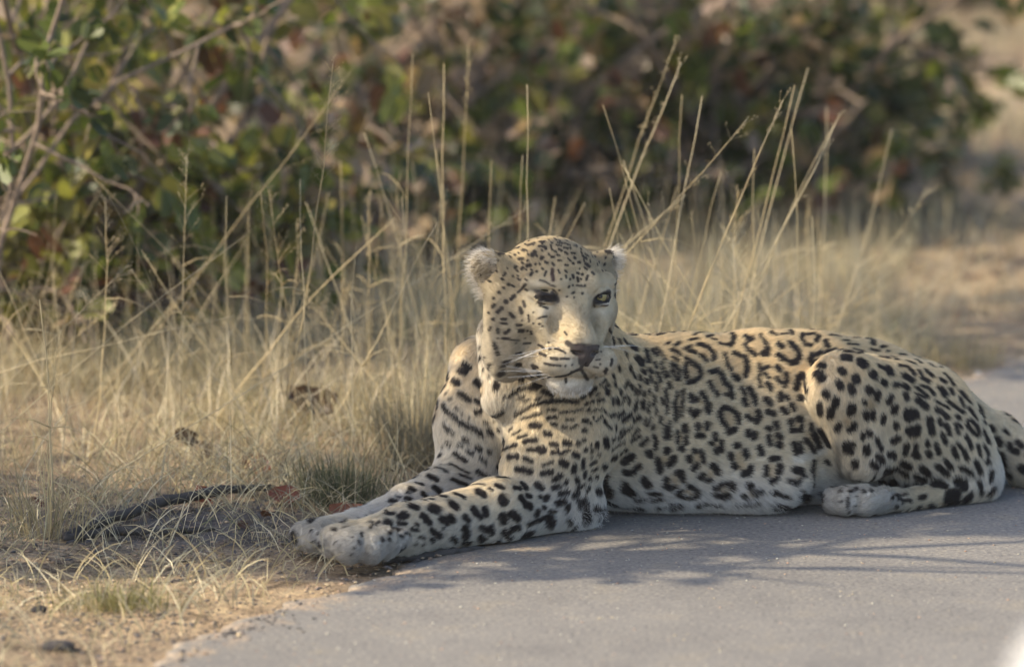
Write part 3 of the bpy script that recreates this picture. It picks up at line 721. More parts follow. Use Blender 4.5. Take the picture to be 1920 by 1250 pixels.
# the side the photograph does not show: rosettes and spots scattered at the same spacing
ux, uy, _ = project(BV)
r2_ = np.random.default_rng(21)
cand = r2_.permutation(len(BV))[:14000]
kept = []
traced = np.array([(s_[1] + s_[2]) / 2 for s_ in SEGS])
fl_c, wh_c, ln_c, hd_c = body_fields(BV[cand])
for n_i, ci in enumerate(cand):
    P = BV[ci]
    if P[2] < .02: continue
    v = P - np.array([0, 0, CAM_H]); dist = np.linalg.norm(v); v = v / dist
    crown = hd_c[n_i] > .5 and (P - HO) @ HZ > .035 and (P - HO) @ HY < .075
    if -(v @ BN[ci]) > .12 and not crown:
        loc, nn, i_, d_ = bvh.ray_cast(CAMP, Vector(v))
        if loc is not None and d_ > dist - .01 and 560 < ux[ci] < 1925: continue
    if hd_c[n_i] > .5 and (P - HO) @ HY > .03 and not crown: continue
    trunk = hd_c[n_i] < .4 and P[2] > .10
    sp = .050 if trunk else .0135 if crown else .026
    if len(kept) and np.min(np.linalg.norm(np.array(kept) - P, axis=1)) < sp: continue
    if np.min(np.linalg.norm(traced - P, axis=1)) < sp * (.62 if crown else .7): continue
    kept.append(P)
    t1 = nrm(fl_c[n_i] - BN[ci] * (fl_c[n_i] @ BN[ci])); t2 = np.cross(BN[ci], t1)
    if trunk:
        SEGS.append(('T', P, P + t1 * .004, BN[ci], .013))
        for a0 in r2_.uniform(0, .6) + np.array([0, 1.6, 3.1, 4.6]):
            a1 = a0 + r2_.uniform(.5, 1.0); rr = r2_.uniform(.013, .018)
            SEGS.append(('K', P + rr * (math.cos(a0) * t1 * 1.2 + math.sin(a0) * t2), P + rr * (math.cos(a1) * t1 * 1.2 + math.sin(a1) * t2), BN[ci], r2_.uniform(.0038, .0055)))
    elif crown:
        SEGS.append(('K', P, P + t1 * r2_.uniform(.002, .006), BN[ci], r2_.uniform(.0016, .0024)))
    else:
        SEGS.append(('K', P, P + t1 * r2_.uniform(.003, .010), BN[ci], r2_.uniform(.0045, .0075)))
print('surface', len(BV), 'segments', len(SEGS))

def coat(P, Nn, fields):
    fl, wh, ln, hd = fields
    n_ = len(P)
    z = P[:, 2]
    lump = noise3(P, 26, 11) * .5 + noise3(P, 70, 12) * .3
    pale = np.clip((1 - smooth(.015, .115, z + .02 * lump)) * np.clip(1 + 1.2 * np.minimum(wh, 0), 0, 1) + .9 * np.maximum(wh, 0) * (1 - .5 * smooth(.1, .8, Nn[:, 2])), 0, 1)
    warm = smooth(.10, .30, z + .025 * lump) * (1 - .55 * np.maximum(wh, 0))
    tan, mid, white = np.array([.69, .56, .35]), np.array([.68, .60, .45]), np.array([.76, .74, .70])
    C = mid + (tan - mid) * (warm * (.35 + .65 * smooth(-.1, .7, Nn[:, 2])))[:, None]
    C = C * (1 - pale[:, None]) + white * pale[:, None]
    C *= (1 + .10 * lump)[:, None]
    # the face: greyer and darker than the flank, cream round the whiskers and under the eyes, brown shading painted along the nose
    hq_ = (P - HO) @ HM.T
    face = smooth(.35, .75, hd)
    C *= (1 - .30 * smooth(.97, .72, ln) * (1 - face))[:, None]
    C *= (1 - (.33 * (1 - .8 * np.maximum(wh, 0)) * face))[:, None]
    def soft(c, r): return np.exp(-(((hq_ - np.array(c)) / np.array(r)) ** 2).sum(1)) * face
    br = soft((0, .12, -.005), (.024, .05, .035)); C = C * (1 - .30 * br[:, None]) + np.array([.36, .31, .24]) * .30 * br[:, None]
    for s_ in (-1, 1):
        for c_, r_, k_ in (((s_ * .052, .085, .008), (.018, .03, .010), .30), ((s_ * .056, .08, .058), (.018, .03, .008), .08), ((s_ * .034, .13, -.070), (.03, .03, .022), .30)):
            m_f = soft(c_, r_) * k_; C = C * (1 - m_f[:, None]) + np.array([.82, .77, .66]) * m_f[:, None]
        rn_ = soft((s_ * .016, .145, -.052), (.013, .03, .017)) * .55; C = C * (1 - rn_[:, None]) + np.array([.12, .095, .08]) * rn_[:, None]
        tl = soft((s_ * .036, .095, .022), (.005, .03, .009)) * .55; C = C * (1 - tl[:, None]) + np.array([.08, .07, .065]) * tl[:, None]
    C *= (1 + face * (.11 * noise3(P, 190, 15) + .07 * noise3(P, 60, 16)))[:, None]
    x = P[:, 0]; order = np.argsort(x); xsrt = x[order]
    wobble = P + (.0012 - .0009 * fields[3])[:, None] * np.stack([noise3(P, 300, 31), noise3(P, 300, 32), noise3(P, 300, 33)], 1) * .6
    V = nrm(P - np.array([0, 0, CAM_H]))
    cN = np.abs((V * Nn).sum(1)); tdir = nrm(V - Nn * (V * Nn).sum(1)[:, None])
    squash = 1 - np.clip(cN, .5, 1) ** 2
    for kindset in (('W', 'G', 'T'), ('N',), ('K',)):
        alpha = np.zeros(n_); layer = C.copy()
        for kd, a, b_, sn, r in SEGS:
            if kd not in kindset: continue
            soft = (.0012 if r < .003 else .0016) if kd in 'KN' else .006
            m = 2.1 * r + soft * 2
            i0, i1 = np.searchsorted(xsrt, [min(a[0], b_[0]) - m, max(a[0], b_[0]) + m])
            ix = order[i0:i1]
            Q = wobble[ix]
            k_ = (np.abs(Q[:, 1] - (a[1] + b_[1]) / 2) < m + abs(a[1] - b_[1]) / 2) & (np.abs(Q[:, 2] - (a[2] + b_[2]) / 2) < m + abs(a[2] - b_[2]) / 2)
            ix = ix[k_]; Q = Q[k_]
            if not len(ix): continue
            k_ = Nn[ix] @ sn > -.1
            ix = ix[k_]; Q = Q[k_]
            ab = b_ - a; L2 = ab @ ab
            t = np.clip(((Q - a) @ ab) / L2, 0, 1) if L2 > 1e-10 else np.zeros(len(Q))
            dv = Q - a - t[:, None] * ab
            dv = dv - Nn[ix] * (dv * Nn[ix]).sum(1)[:, None] * .8
            dd = (dv ** 2).sum(1) - squash[ix] * (dv * tdir[ix]).sum(1) ** 2
            d = np.sqrt(np.maximum(dd, 0)) - r
            al = 1 - smooth(-soft, soft, d)
            if kd in 'TGW': al *= .8
            elif kd == 'K': al *= 1 - .06 * face[ix]
            up = al > alpha[ix]
            if kd in 'TGW':
                layer[ix[up]] = COLS[kd]; 
            alpha[ix] = np.maximum(alpha[ix], al)
            if kd in 'KN': layer[ix[up]] = COLS[kd]
        C = C * (1 - alpha[:, None]) + layer * alpha[:, None]
    # dark rims of the eyes, drawn out towards the nose
    for e, (w_, h_) in zip(EYES, ((.0215, .0085), (.0200, .0118))):
        s_ = -1 if e[0] < 0 else 1
        q2 = hq_ - np.array([e[0] - s_ * .002, 0, e[2]])
        zz = q2[:, 2] - .0012 * (s_ < 0) - s_ * q2[:, 0] * .26 - .004 * (np.abs(q2[:, 0]) / w_) ** 2 * (s_ < 0)
        halo = (1 - smooth(.8, 2.0, np.sqrt((q2[:, 0] / w_) ** 2 + (zz / h_) ** 2))) * face * (hq_[:, 1] > .03) * (.42 if s_ < 0 else .25)
        C = C * (1 - halo[:, None]) + np.array([.10, .088, .08]) * halo[:, None]
        rim = (1 - smooth(.80, 1.12, np.sqrt((q2[:, 0] / w_) ** 2 + (zz / h_) ** 2))) * face * (hq_[:, 1] > .03)
        C = C * (1 - rim[:, None]) + np.array([.028, .024, .024]) * rim[:, None]
    return C

# ---- bare skin: nose leather, eye rims
def bare(P):
    q_ = (P - HO) @ HM.T
    nose = (np.abs(q_[:, 0]) < .0245 - .0185 * np.clip((-.047 - q_[:, 2]) / .026, 0, 1) - .010 * np.clip((q_[:, 2] + .043) / .008, 0, 1)) & (q_[:, 1] > .124) & (q_[:, 2] > -.076) & (q_[:, 2] < -.0365)
    eyes = np.zeros(len(P), bool)
    for e in EYES: eyes |= np.linalg.norm((q_ - np.array([e[0], e[1] + .012, e[2]])) / np.array([.0190, .02, .0070 if e[0] < 0 else .0105]), axis=1) < 1
    return nose, eyes
body_f = body_fields(BV)
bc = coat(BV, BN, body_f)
nose_m, eye_m = bare(BV)
bc[eye_m] = (.018, .015, .014)

fm, n, l, b = material('leopard_skin')
a_ = n.new('ShaderNodeAttribute'); a_.attribute_name = 'coat'
l.new(a_.outputs[0], b.inputs['Base Color']); b.inputs['Roughness'].default_value = .65; b.inputs['Specular IOR Level'].default_value = .2
leopard = mesh_obj('leopard', BV, BQ, fm, None, True, bc, 'coat')
tag(leopard, 'spotted leopard lying across the road edge with its head turned to the viewer', 'leopard')

# ---- fur
hm, n, l, b = material('leopard_fur')
a_ = n.new('ShaderNodeAttribute'); a_.attribute_name = 'fur_colour'
l.new(a_.outputs[0], b.inputs['Base Color']); b.inputs['Roughness'].default_value = .55; b.inputs['Specular IOR Level'].default_value = .25
t_ = n.new('ShaderNodeBsdfTranslucent'); l.new(a_.outputs[0], t_.inputs[0])
mx = n.new('ShaderNodeMixShader'); mx.inputs[0].default_value = .35
l.new(b.outputs[0], mx.inputs[1]); l.new(t_.outputs[0], mx.inputs[2]); l.new(mx.outputs[0], n['Material Output'].inputs[0])
def make_curves(name, roots, tips, bend, radii, colours, mat, parent, npt=4):
    N = len(roots)
    cu = bpy.data.hair_curves.new(name)
    cu.add_curves([npt] * N)
    t = np.linspace(0, 1, npt)[None, :, None]
    pos = roots[:, None] * (1 - t) + tips[:, None] * t + bend[:, None] * (4 * t * (1 - t))
    cu.attributes['position'].data.foreach_set('vector', pos.astype(np.float32).ravel())
    ra = cu.attributes.get('radius') or cu.attributes.new('radius', 'FLOAT', 'POINT')
    taper = np.linspace(1, .25, npt)[None, :]
    ra.data.foreach_set('value', (np.asarray(radii)[:, None] * taper).astype(np.float32).ravel())
    ca = cu.attributes.new('fur_colour', 'FLOAT_COLOR', 'CURVE')
    c = np.ones((N, 4), np.float32); c[:, :3] = colours
    ca.data.foreach_set('color', c.ravel())
    cu.materials.append(mat)
    o = bpy.data.objects.new(name, cu); col.objects.link(o)
    if parent: o.parent = parent
    return o
tri = np.concatenate([BQ[:, [0, 1, 2]], BQ[:, [0, 2, 3]]])
e1, e2 = BV[tri[:, 1]] - BV[tri[:, 0]], BV[tri[:, 2]] - BV[tri[:, 0]]
area = np.linalg.norm(np.cross(e1, e2), axis=1) / 2
cen = BV[tri].mean(1)
dens = 1 + 1.6 * (body_f[3][tri[:, 0]] > .5)
dens *= np.where(cen[:, 2] < .006, .05, 1)
vis = -(nrm(cen - np.array([0, 0, CAM_H])) * BN[tri[:, 0]]).sum(1)
dens *= np.where(vis < -.35, .45, 1)
pw = area * dens; pw /= pw.sum()
NH = FUR_N
ti = rng.choice(len(tri), NH, p=pw)
u, v = rng.random(NH), rng.random(NH); f_ = u + v > 1; u[f_], v[f_] = 1 - u[f_], 1 - v[f_]
roots = BV[tri[ti, 0]] + u[:, None] * e1[ti] + v[:, None] * e2[ti]
rn = nrm(BN[tri[ti, 0]] * (1 - u - v)[:, None] + BN[tri[ti, 1]] * u[:, None] + BN[tri[ti, 2]] * v[:, None])
nm, em = bare(roots)
keep = ~(nm | em)
roots, rn = roots[keep], rn[keep]
F_ = body_fields(roots)
fl, wh, ln, hd = F_
fl = fl + .24 * np.stack([noise3(roots, 55, 41), noise3(roots, 55, 42), noise3(roots, 55, 43)], 1) + rng.normal(0, .10, roots.shape)
tg = nrm(fl - rn * (fl * rn).sum(1)[:, None])
belly = (1 - smooth(.03, .11, roots[:, 2])) * (1 - hd)
L = (.0115 * ln * (1 + .5 * belly + .5 * np.maximum(wh, 0))) * rng.uniform(.7, 1.15, len(roots))
hq = (roots - HO) @ HM.T
front = smooth(.03, .11, hq[:, 1]) * (hd > .5)
L *= 1 - .5 * front
nearest = np.minimum(*[np.linalg.norm(hq - np.array(e), axis=1) for e in EYES])
L *= np.where(hd > .5, smooth(.012, .045, nearest) * .75 + .25, 1)
ear_d = np.minimum(*[np.linalg.norm((hq - c) @ r_.T / np.array([.038, .03, .041]), axis=1) for c, r_ in EARS])
isear = (ear_d < 1.05) & (hd > .5)
lift = .20 + .12 * belly + .10 * rng.random(len(roots)) + .10 * isear
tips = roots + L[:, None] * nrm(tg + rn * lift[:, None])
tips[:, 2] = np.maximum(tips[:, 2], .0015)
mid_ = roots + .40 * (tips - roots)
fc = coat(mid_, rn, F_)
fc *= (rng.uniform(.78, 1.18, len(roots)) * (1 + .16 * noise3(roots, 330, 44) * .5))[:, None]
make_curves('fur', roots - rn * .0006, tips, rn * (L * .10)[:, None], rng.uniform(.00022, .00036, len(roots)), fc, hm, leopard)
# long pale fringe on the ears, ruff and elbows
def fringe(sel, n_, length, lift_, colr, dirv=None, rad=.00026):
    ix = np.flatnonzero(sel)
    if not len(ix): return None
    ix = rng.choice(ix, n_)
    rt, nn = roots[ix] + rng.normal(0, .001, (n_, 3)), rn[ix]
    dr = tg[ix] if dirv is None else nrm(dirv + rng.normal(0, .25, (n_, 3)))
    tp = rt + (length * rng.uniform(.5, 1.2, n_))[:, None] * nrm(dr + nn * lift_ + rng.normal(0, .15, (n_, 3)))
    tp[:, 2] = np.maximum(tp[:, 2], .002)
    return rt, tp, nn * length * .08, np.full(n_, rad), np.array(colr) * rng.uniform(.75, 1.15, n_)[:, None]
fr = []
for k_, s in enumerate((-1, 1)):
    c, r_ = EARS[k_]
    lq = (hq - c) @ r_.T
    rim = (np.abs(np.linalg.norm(lq[:, [0, 2]] / np.array([.034, .037]), axis=1) - 1) < .22) & (np.abs(lq[:, 1]) < .03) & (hq[:, 0] * s > .085)
    out = s * HX * .9 + HZ * .05 + HY * .25
    fr.append(fringe(rim & (hq[:, 0] * s > .110), 640, .020, .2, (.78, .72, .62), out))
    inner = (np.linalg.norm(lq[:, [0, 2]] / np.array([.024, .025]), axis=1) < 1) & (lq[:, 1] > -.004) & (lq[:, 1] < .02)
    fr.append(fringe(inner, 500, .020, .3, (.60, .54, .44), s * HX * .8 + HY * .4))
chin = (hd > .5) & (hq[:, 2] < -.115) & (hq[:, 1] > .06)
fr.append(fringe(chin, 400, .009, .2, (.80, .78, .74), np.array([0, -.2, -1.0])))
fr.append(fringe((roots[:, 2] < .04) & (roots[:, 0] > .10) & (roots[:, 0] < .48) & (rn[:, 1] < .1), 2200, .017, .05, (.82, .79, .73), np.array([.5, -.1, -.6])))
fr = [f for f in fr if f is not None]
make_curves('fringe', *[np.concatenate([f[i] for f in fr]) for i in range(5)], hm, leopard)

# ---- eyes: wet dark ball with a yellow-green iris (viewer's right one open, the other half shut, shade painted into its iris)
ew, n, l, b = material('wet_eye')
a_ = n.new('ShaderNodeAttribute'); a_.attribute_name = 'tint'; l.new(a_.outputs[0], b.inputs['Base Color'])
b.inputs['Roughness'].default_value = .06; b.inputs['Specular IOR Level'].default_value = .6
for e in EYES:
    c = hp(*e)
    look = nrm(np.array([0, 0, CAM_H]) * .0 + (np.array([.7, 0, 1.25]) - c))
    up_ = nrm(HZ - look * (HZ @ look)); rt_ = np.cross(look, up_)
    V, F, C = [], [], []
    angs = np.radians([0, 8, 14, 15.5, 24, 34, 41, 44, 48, 55, 70, 90, 120, 150, 178]); ns = 28
    for a in angs:
        for k in range(ns):
            t = 2 * math.pi * k / ns
            V.append(c + EYE_R * (math.cos(a) * look + math.sin(a) * (math.cos(t) * rt_ + math.sin(t) * up_)))
            dg = math.degrees(a)
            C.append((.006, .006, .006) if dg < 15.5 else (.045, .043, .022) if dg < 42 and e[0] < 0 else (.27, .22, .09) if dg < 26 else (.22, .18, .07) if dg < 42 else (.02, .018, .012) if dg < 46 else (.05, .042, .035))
    for i in range(len(angs) - 1):
        for k in range(ns): F.append((i * ns + k, i * ns + (k + 1) % ns, (i + 1) * ns + (k + 1) % ns, (i + 1) * ns + k))
    eo = mesh_obj('eye', np.array(V), F, ew, leopard, True, np.array(C))
# nose leather as a part of its own
nm_mat, n, l, b = material('nose_leather')
a_ = n.new('ShaderNodeAttribute'); a_.attribute_name = 'coat'; l.new(a_.outputs[0], b.inputs['Base Color'])
b.inputs['Roughness'].default_value = .6; b.inputs['Specular IOR Level'].default_value = .25
tc = n.new('ShaderNodeTexCoord'); vo = n.new('ShaderNodeTexVoronoi'); vo.inputs['Scale'].default_value = 600; l.new(tc.outputs['Object'], vo.inputs['Vector'])
bp = n.new('ShaderNodeBump'); bp.inputs['Strength'].default_value = .4; bp.inputs['Distance'].default_value = .001
l.new(vo.outputs['Distance'], bp.inputs['Height']); l.new(bp.outputs[0], b.inputs['Normal'])
fsel = nose_m[BQ].all(1)
used, inv = np.unique(BQ[fsel], return_inverse=True)
mesh_obj('nose', BV[used] + BN[used] * .0009, inv.reshape(-1, 4).astype(np.int32), nm_mat, leopard, True, np.minimum(bc[used], np.array([.056, .043, .038])), 'coat')
# whiskers
wm = simple_mat('whisker_white', (.72, .70, .66), .4, .4, 0)
for s in (-1, 1):
    for i in range(12 if s < 0 else 3):
        r_, c_ = divmod(i, 4)
        st = hp(s * (.034 + .006 * c_), .124 - .008 * c_, -.062 - .010 * r_)
        loc, nn, fi, dd = bvh.find_nearest(Vector(st)); st = np.array(loc)
        Lw = random.uniform(.06, .095)
        dirw = nrm(s * HX * 1.0 + HY * random.uniform(.02, .25) + HZ * random.uniform(-.22, .16))
        sag = HZ * random.uniform(-.02, .012)
        P = [st + dirw * Lw * t + sag * t * t - HY * .02 * t * t for t in (0, .2, .4, .6, .8, 1)]
        V, F = tube(P, [.0004, .00036, .0003, .00025, .00018, .0001], 5)
        mesh_obj('whisker', np.array(V), F, wm, leopard)
# ------------------------------------------------------------------ bushes and the shade tree
def leaf_mesh(name, colour, seed, size=1.0):
    """butterfly leaf: two kidney shaped leaflets folded on a short stalk; base at the origin, along +Y, unit length"""
    r = np.random.default_rng(seed)
    fold = r.uniform(.25, .75); V, F = [(0, 0, 0), (0, .12, 0)], []
    for s in (-1, 1):
        b = len(V)
        out = [(.02, .12), (.20, .06), (.44, .14), (.56, .42), (.50, .76), (.30, 1.0), (.10, .92), (.05, .55)]
        V.append((s * .28 * math.cos(fold), .5, .28 * math.sin(fold) - .05))
        for x, y in out:
            x *= r.uniform(.88, 1.1); y *= r.uniform(.94, 1.05)
            V.append((s * x * math.cos(fold), y, x * math.sin(fold) - .10 * y * y + r.uniform(-.03, .03)))
        n_ = len(out)
        for i in range(n_): F.append((b, b + 1 + i, b + 1 + (i + 1) % n_) if s > 0 else (b, b + 1 + (i + 1) % n_, b + 1 + i))
    V += [(.012, 0, 0), (.012, .12, 0)]; F.append((0, len(V) - 2, len(V) - 1, 1))
    V = np.array(V) * size
    me = bpy.data.meshes.new(name); me.from_pydata(V.tolist(), [], F); me.update()
    me.polygons.foreach_set('use_smooth', np.ones(len(me.polygons), bool))
    c = np.ones((len(V), 4), np.float32); c[:, :3] = np.array(colour) * r.uniform(.85, 1.15, len(V))[:, None]
    me.attributes.new('tint', 'FLOAT_COLOR', 'POINT').data.foreach_set('color', c.ravel())
    me.materials.append(LEAF)
    return me
PAL = dict(green=(.13, .165, .036), lime=(.32, .33, .080), olive=(.18, .17, .050), dark=(.045, .066, .022), rust=(.17, .075, .042), tan=(.34, .245, .155), pink=(.36, .265, .20), yellow=(.38, .33, .085))
LEAFM = {k: [leaf_mesh('leaf', c, 100 + 10 * i + j) for j in range(3)] for i, (k, c) in enumerate(PAL.items())}
LV = {k: [(np.array([v.co[:] for v in me.vertices]), [tuple(p.vertices) for p in me.polygons]) for me in ms] for k, ms in LEAFM.items()}
def walk(p, d, length, n_, jit, droop=0.0, r=None):
    P = [np.array(p, float)]; d = nrm(np.array(d, float))
    for i in range(n_):
        d = nrm(d + r.normal(0, jit, 3) + np.array([0, 0, -droop]))
        P.append(P[-1] + d * length / n_)
    return P
def stem_ok(S, base):
    """keeps the heavy limbs of the shade trees from throwing thick shadows on the open tarmac"""
    w = np.array(S) + base; g = w - SUN * (w[:, 2:3] / SUN[2]); u, v, _ = project(g)
    return not np.any((v > 1112) & (u > 500) & (u < 2100))
def plant(name, label, cat, base, stems, seed, mix, leaf_size=.055, n_obj=300, group=None, spread=1.0, height=2.0, twigs=9, twig_len=.5, leafy=1.0,
          zmin=.05, keep=None, lean=(0, 0), bare=.0, trunk=None, low=.5, keep2=None, r0s=1.0):
    r = np.random.default_rng(seed)
    base = np.array(base, float)
    root = empty(name, base); tag(root, label, cat, group)
    leaves = []
    starts = []
    if trunk:
        P = walk((0, 0, -.05), (lean[0] * .3, lean[1] * .3, 1), trunk[0], 6, .06, 0, r)
        V, F = tube(P, np.linspace(trunk[1], trunk[1] * .6, len(P)), 9)
        mesh_obj('trunk', np.array(V), F, BARK, root)
    for s in range(stems):
        a = 2 * math.pi * (s + r.uniform(0, .8)) / stems; tilt = r.uniform(.15, 1.0) * spread
        d = (math.cos(a) * tilt + lean[0], math.sin(a) * tilt + lean[1], 1.0)
        L = height * r.uniform(.7, 1.15)
        if not trunk and s % 10 < low * 10:
            L *= r.uniform(.32, .6); d = (d[0] * 1.9, d[1] * 1.9, .8)
        p0 = (r.normal(0, .06), r.normal(0, .06), -.03)
        if trunk: p0 = P[-1 - (s % 3)]
        S = walk(p0, d, L, 8, .13, .02, r)
        if keep is not None:
            for _ in range(25):
                if min((sun_offset(q_ + base) - LITR).min() for q_ in S[2:]) > -.004 and stem_ok(S, base): break
                S = walk(p0, (d[0] + r.normal(0, .3), d[1] + r.normal(0, .3), 1), L, 8, .13, .02, r)
        b = MB(); r0 = (trunk[1] * .32 if trunk else r.uniform(.011, .019) * r0s)
        b.add(*tube(S, np.linspace(r0, .004, len(S)), 7))
        S = np.array(S)
        for t in range(twigs):
            f = r.uniform(.06 if not trunk else .25, 1.0) * (len(S) - 1); i = min(int(f), len(S) - 2)
            q_ = S[i] + (S[i + 1] - S[i]) * (f - i)
            ax = nrm(S[i + 1] - S[i]); dd = nrm(r.normal(0, 1, 3) + np.array([0, 0, .25])); dd = nrm(dd - ax * (dd @ ax) * .6)
            T = walk(q_, dd, twig_len * r.uniform(.5, 1.2), 5, .22, .06, r)
            if keep is not None and (min((sun_offset(q_ + base) - LITR).min() for q_ in T) < -.006 or not stem_ok(T, base)): continue
            if keep is not None and not keep(T[3] + base, r): continue
            b.add(*tube(T, np.linspace(.0045, .0014, len(T)), 5, False))
            T = np.array(T)
            if r.random() < bare: continue
            for side_t in range(3):
                g = r.uniform(.25, .95) * (len(T) - 1); i2 = min(int(g), len(T) - 2); q2 = T[i2] + (T[i2 + 1] - T[i2]) * (g - i2)
                T2 = np.array(walk(q2, nrm(r.normal(0, 1, 3) + nrm(T[i2 + 1] - T[i2])), twig_len * .4 * r.uniform(.5, 1), 4, .25, .05, r))
                if keep is not None and not keep(T2[2] + base, r): continue
                b.add(*tube(T2, np.linspace(.0022, .0009, len(T2)), 4, False))
                for k in range(int(4 * leafy + r.random())):
                    h_ = r.uniform(.1, 1) * (len(T2) - 1); i3 = min(int(h_), len(T2) - 2)
                    leaves.append((T2[i3] + (T2[i3 + 1] - T2[i3]) * (h_ - i3), T2[i3 + 1] - T2[i3]))
        b.build('branch', BARK, root)
    # leaves hang on their stalks
    names = list(mix.keys()); pw_ = np.array([mix[k] for k in names], float); pw_ /= pw_.sum()
    items = []
    for p, d in leaves:
        if p[2] + base[2] < zmin: continue
        wp = p + base
        if keep is not None and not keep(wp, r): continue
        if keep2 is not None and not keep2(wp, r): continue
        y_ax = nrm(nrm(d) + r.normal(0, .7, 3) + np.array([0, 0, -.45])); zt = r.normal(0, .8, 3) + .75 * SUN + np.array([0, 0, .3]); z_ax = nrm(zt - y_ax * (zt @ y_ax)); x_ax = np.cross(y_ax, z_ax)
        sz = leaf_size * r.uniform(.7, 1.25)
        items.append((p, np.stack([x_ax, y_ax, z_ax], 1), sz, names[r.choice(len(names), p=pw_)], r.integers(3)))
    W = np.array([i[0] + base for i in items]).reshape(-1, 3)
    pu, pv, dz = project(W)
    show = (pu > -40) & (pu < 1960) & (pv > -40) & (pv < 900)
    score = np.array([i[2] for i in items]) / np.maximum(dz, .1) * np.where(show, 1, .0)
    order = np.argsort(-score); single = set(int(i) for i in order[:n_obj] if score[i] > 0)
    b = MB()
    for i, (p, M, sz, kname, var) in enumerate(items):
        if i in single:
            o = bpy.data.objects.new('leaf', LEAFM[kname][var]); col.objects.link(o); o.parent = root
            mat4 = Matrix.Identity(4)
            for a in range(3):
                for c_ in range(3): mat4[a][c_] = M[a, c_] * sz
                mat4[a][3] = p[a]
            o.matrix_local = mat4
        else:
            Vv, Ff = LV[kname][var]
            tint = np.array(PAL[kname]) * r.uniform(.8, 1.2)
            b.add(p + (Vv * sz) @ M.T, Ff, tint)
    if b.V:
        o = b.build('leaves', LEAF, root); tag(o, kind='stuff')
    print(name, 'leaves', len(items), 'single', len(single))
    return root

def sunny(wp, r):
    """thin where the sun comes in: the top and the outer left of the bush"""
    u, v, _ = project(wp[None])
    if wp[1] < 10.65: return False
    t = .12 if (v[0] < -40 or u[0] < -60) else 1.0
    return r.random() < t
GREENMIX = dict(green=4, lime=6, olive=3, yellow=1.6, dark=1.2, rust=1.6, tan=.9, pink=.6)
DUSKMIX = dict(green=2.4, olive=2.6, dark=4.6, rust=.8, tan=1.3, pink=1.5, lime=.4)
plant('mopane_bush', 'tall leafy green bush filling the left side above the dry grass', 'bush', (-.98, 11.25, 0), 30, 41, GREENMIX, .060, 300, spread=.75, height=1.25, twigs=11, twig_len=.42, leafy=1.15, zmin=.10, low=.6, keep2=sunny)
plant('mopane_bush', 'small dark green bush cut off by the left edge, nearest the road', 'bush', (-1.16, 10.5, 0), 7, 52, dict(dark=4, green=4, olive=2), .045, 160, spread=.45, height=1.15, twigs=8, twig_len=.28, leafy=.8, zmin=.45, low=0, r0s=.45)
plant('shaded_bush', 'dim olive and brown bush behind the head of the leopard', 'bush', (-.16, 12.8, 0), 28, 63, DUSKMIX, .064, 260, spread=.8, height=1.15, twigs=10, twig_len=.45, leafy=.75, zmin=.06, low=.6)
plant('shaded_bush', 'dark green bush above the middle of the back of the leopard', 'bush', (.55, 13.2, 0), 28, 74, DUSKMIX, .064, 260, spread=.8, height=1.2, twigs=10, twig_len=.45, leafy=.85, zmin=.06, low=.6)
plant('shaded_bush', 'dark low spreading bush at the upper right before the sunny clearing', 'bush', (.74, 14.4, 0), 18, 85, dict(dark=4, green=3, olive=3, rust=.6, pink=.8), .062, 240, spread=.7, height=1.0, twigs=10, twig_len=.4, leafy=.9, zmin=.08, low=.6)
plant('sunlit_bush', 'pale sunlit bush in the top right corner of the clearing', 'bush', (1.75, 19.6, 0), 16, 96, dict(green=3, lime=3, olive=3, tan=2.5, pink=2.5), .07, 200, spread=.9, height=1.4, twigs=10, twig_len=.5, leafy=.7, zmin=.1, low=.6)
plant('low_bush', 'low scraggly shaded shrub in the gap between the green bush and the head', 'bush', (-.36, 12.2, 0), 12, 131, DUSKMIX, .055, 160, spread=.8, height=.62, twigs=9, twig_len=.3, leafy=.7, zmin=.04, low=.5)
plant('shaded_bush', 'thin brown twiggy bush far behind between the dark bushes', 'bush', (.25, 18.0, 0), 18, 107, dict(tan=3, pink=3, olive=2, rust=1, dark=1), .066, 200, spread=.9, height=1.5, twigs=10, twig_len=.5, leafy=.7, zmin=.05, low=.6)
plant('shaded_bush', 'brown half bare bush far behind the tall green bush', 'bush', (-.95, 16.6, 0), 18, 118, dict(tan=3, pink=2.5, olive=2.5, dark=2, green=1), .066, 200, spread=.9, height=1.5, twigs=10, twig_len=.5, leafy=.8, zmin=.05, low=.6)

# the tree that shades the leopard: it stands to the left, out of the picture; gaps cut in its crown let the sun through at chosen patches
LIT = [((1042, 630), 8.88, .046), ((1015, 600), 8.9, .02), ((955, 462), 9.0, .028), ((905, 600), 9.05, .022), ((882, 470), 9.0, .025), ((985, 775), 9.0, .036), ((925, 655), 9.08, .018),
       ((885, 910), 8.95, .040), ((800, 932), 8.85, .022), ((690, 988), 8.72, .020), ((1560, 655), 9.2, .026), ((1640, 668), 9.25, .022), ((1528, 770), 9.15, .024), ((1525, 715), 9.15, .022),
       ((1330, 645), 9.2, .030), ((1400, 650), 9.2, .022), ((850, 715), 9.2, .030), ((1465, 622), 9.25, .020)]
LITP = np.array([pt(p[0], p[1], d) if hit(*p)[0] is None else hit(*p)[0] for p, d, r in LIT]); LITR = np.array([r for _, _, r in LIT])
def sun_offset(wp):
    """distance of the sun ray through wp from each lit patch"""
    v = wp - LITP
    t = v @ SUN
    return np.where(t > 0, np.linalg.norm(v - t[:, None] * SUN, axis=1), 9)
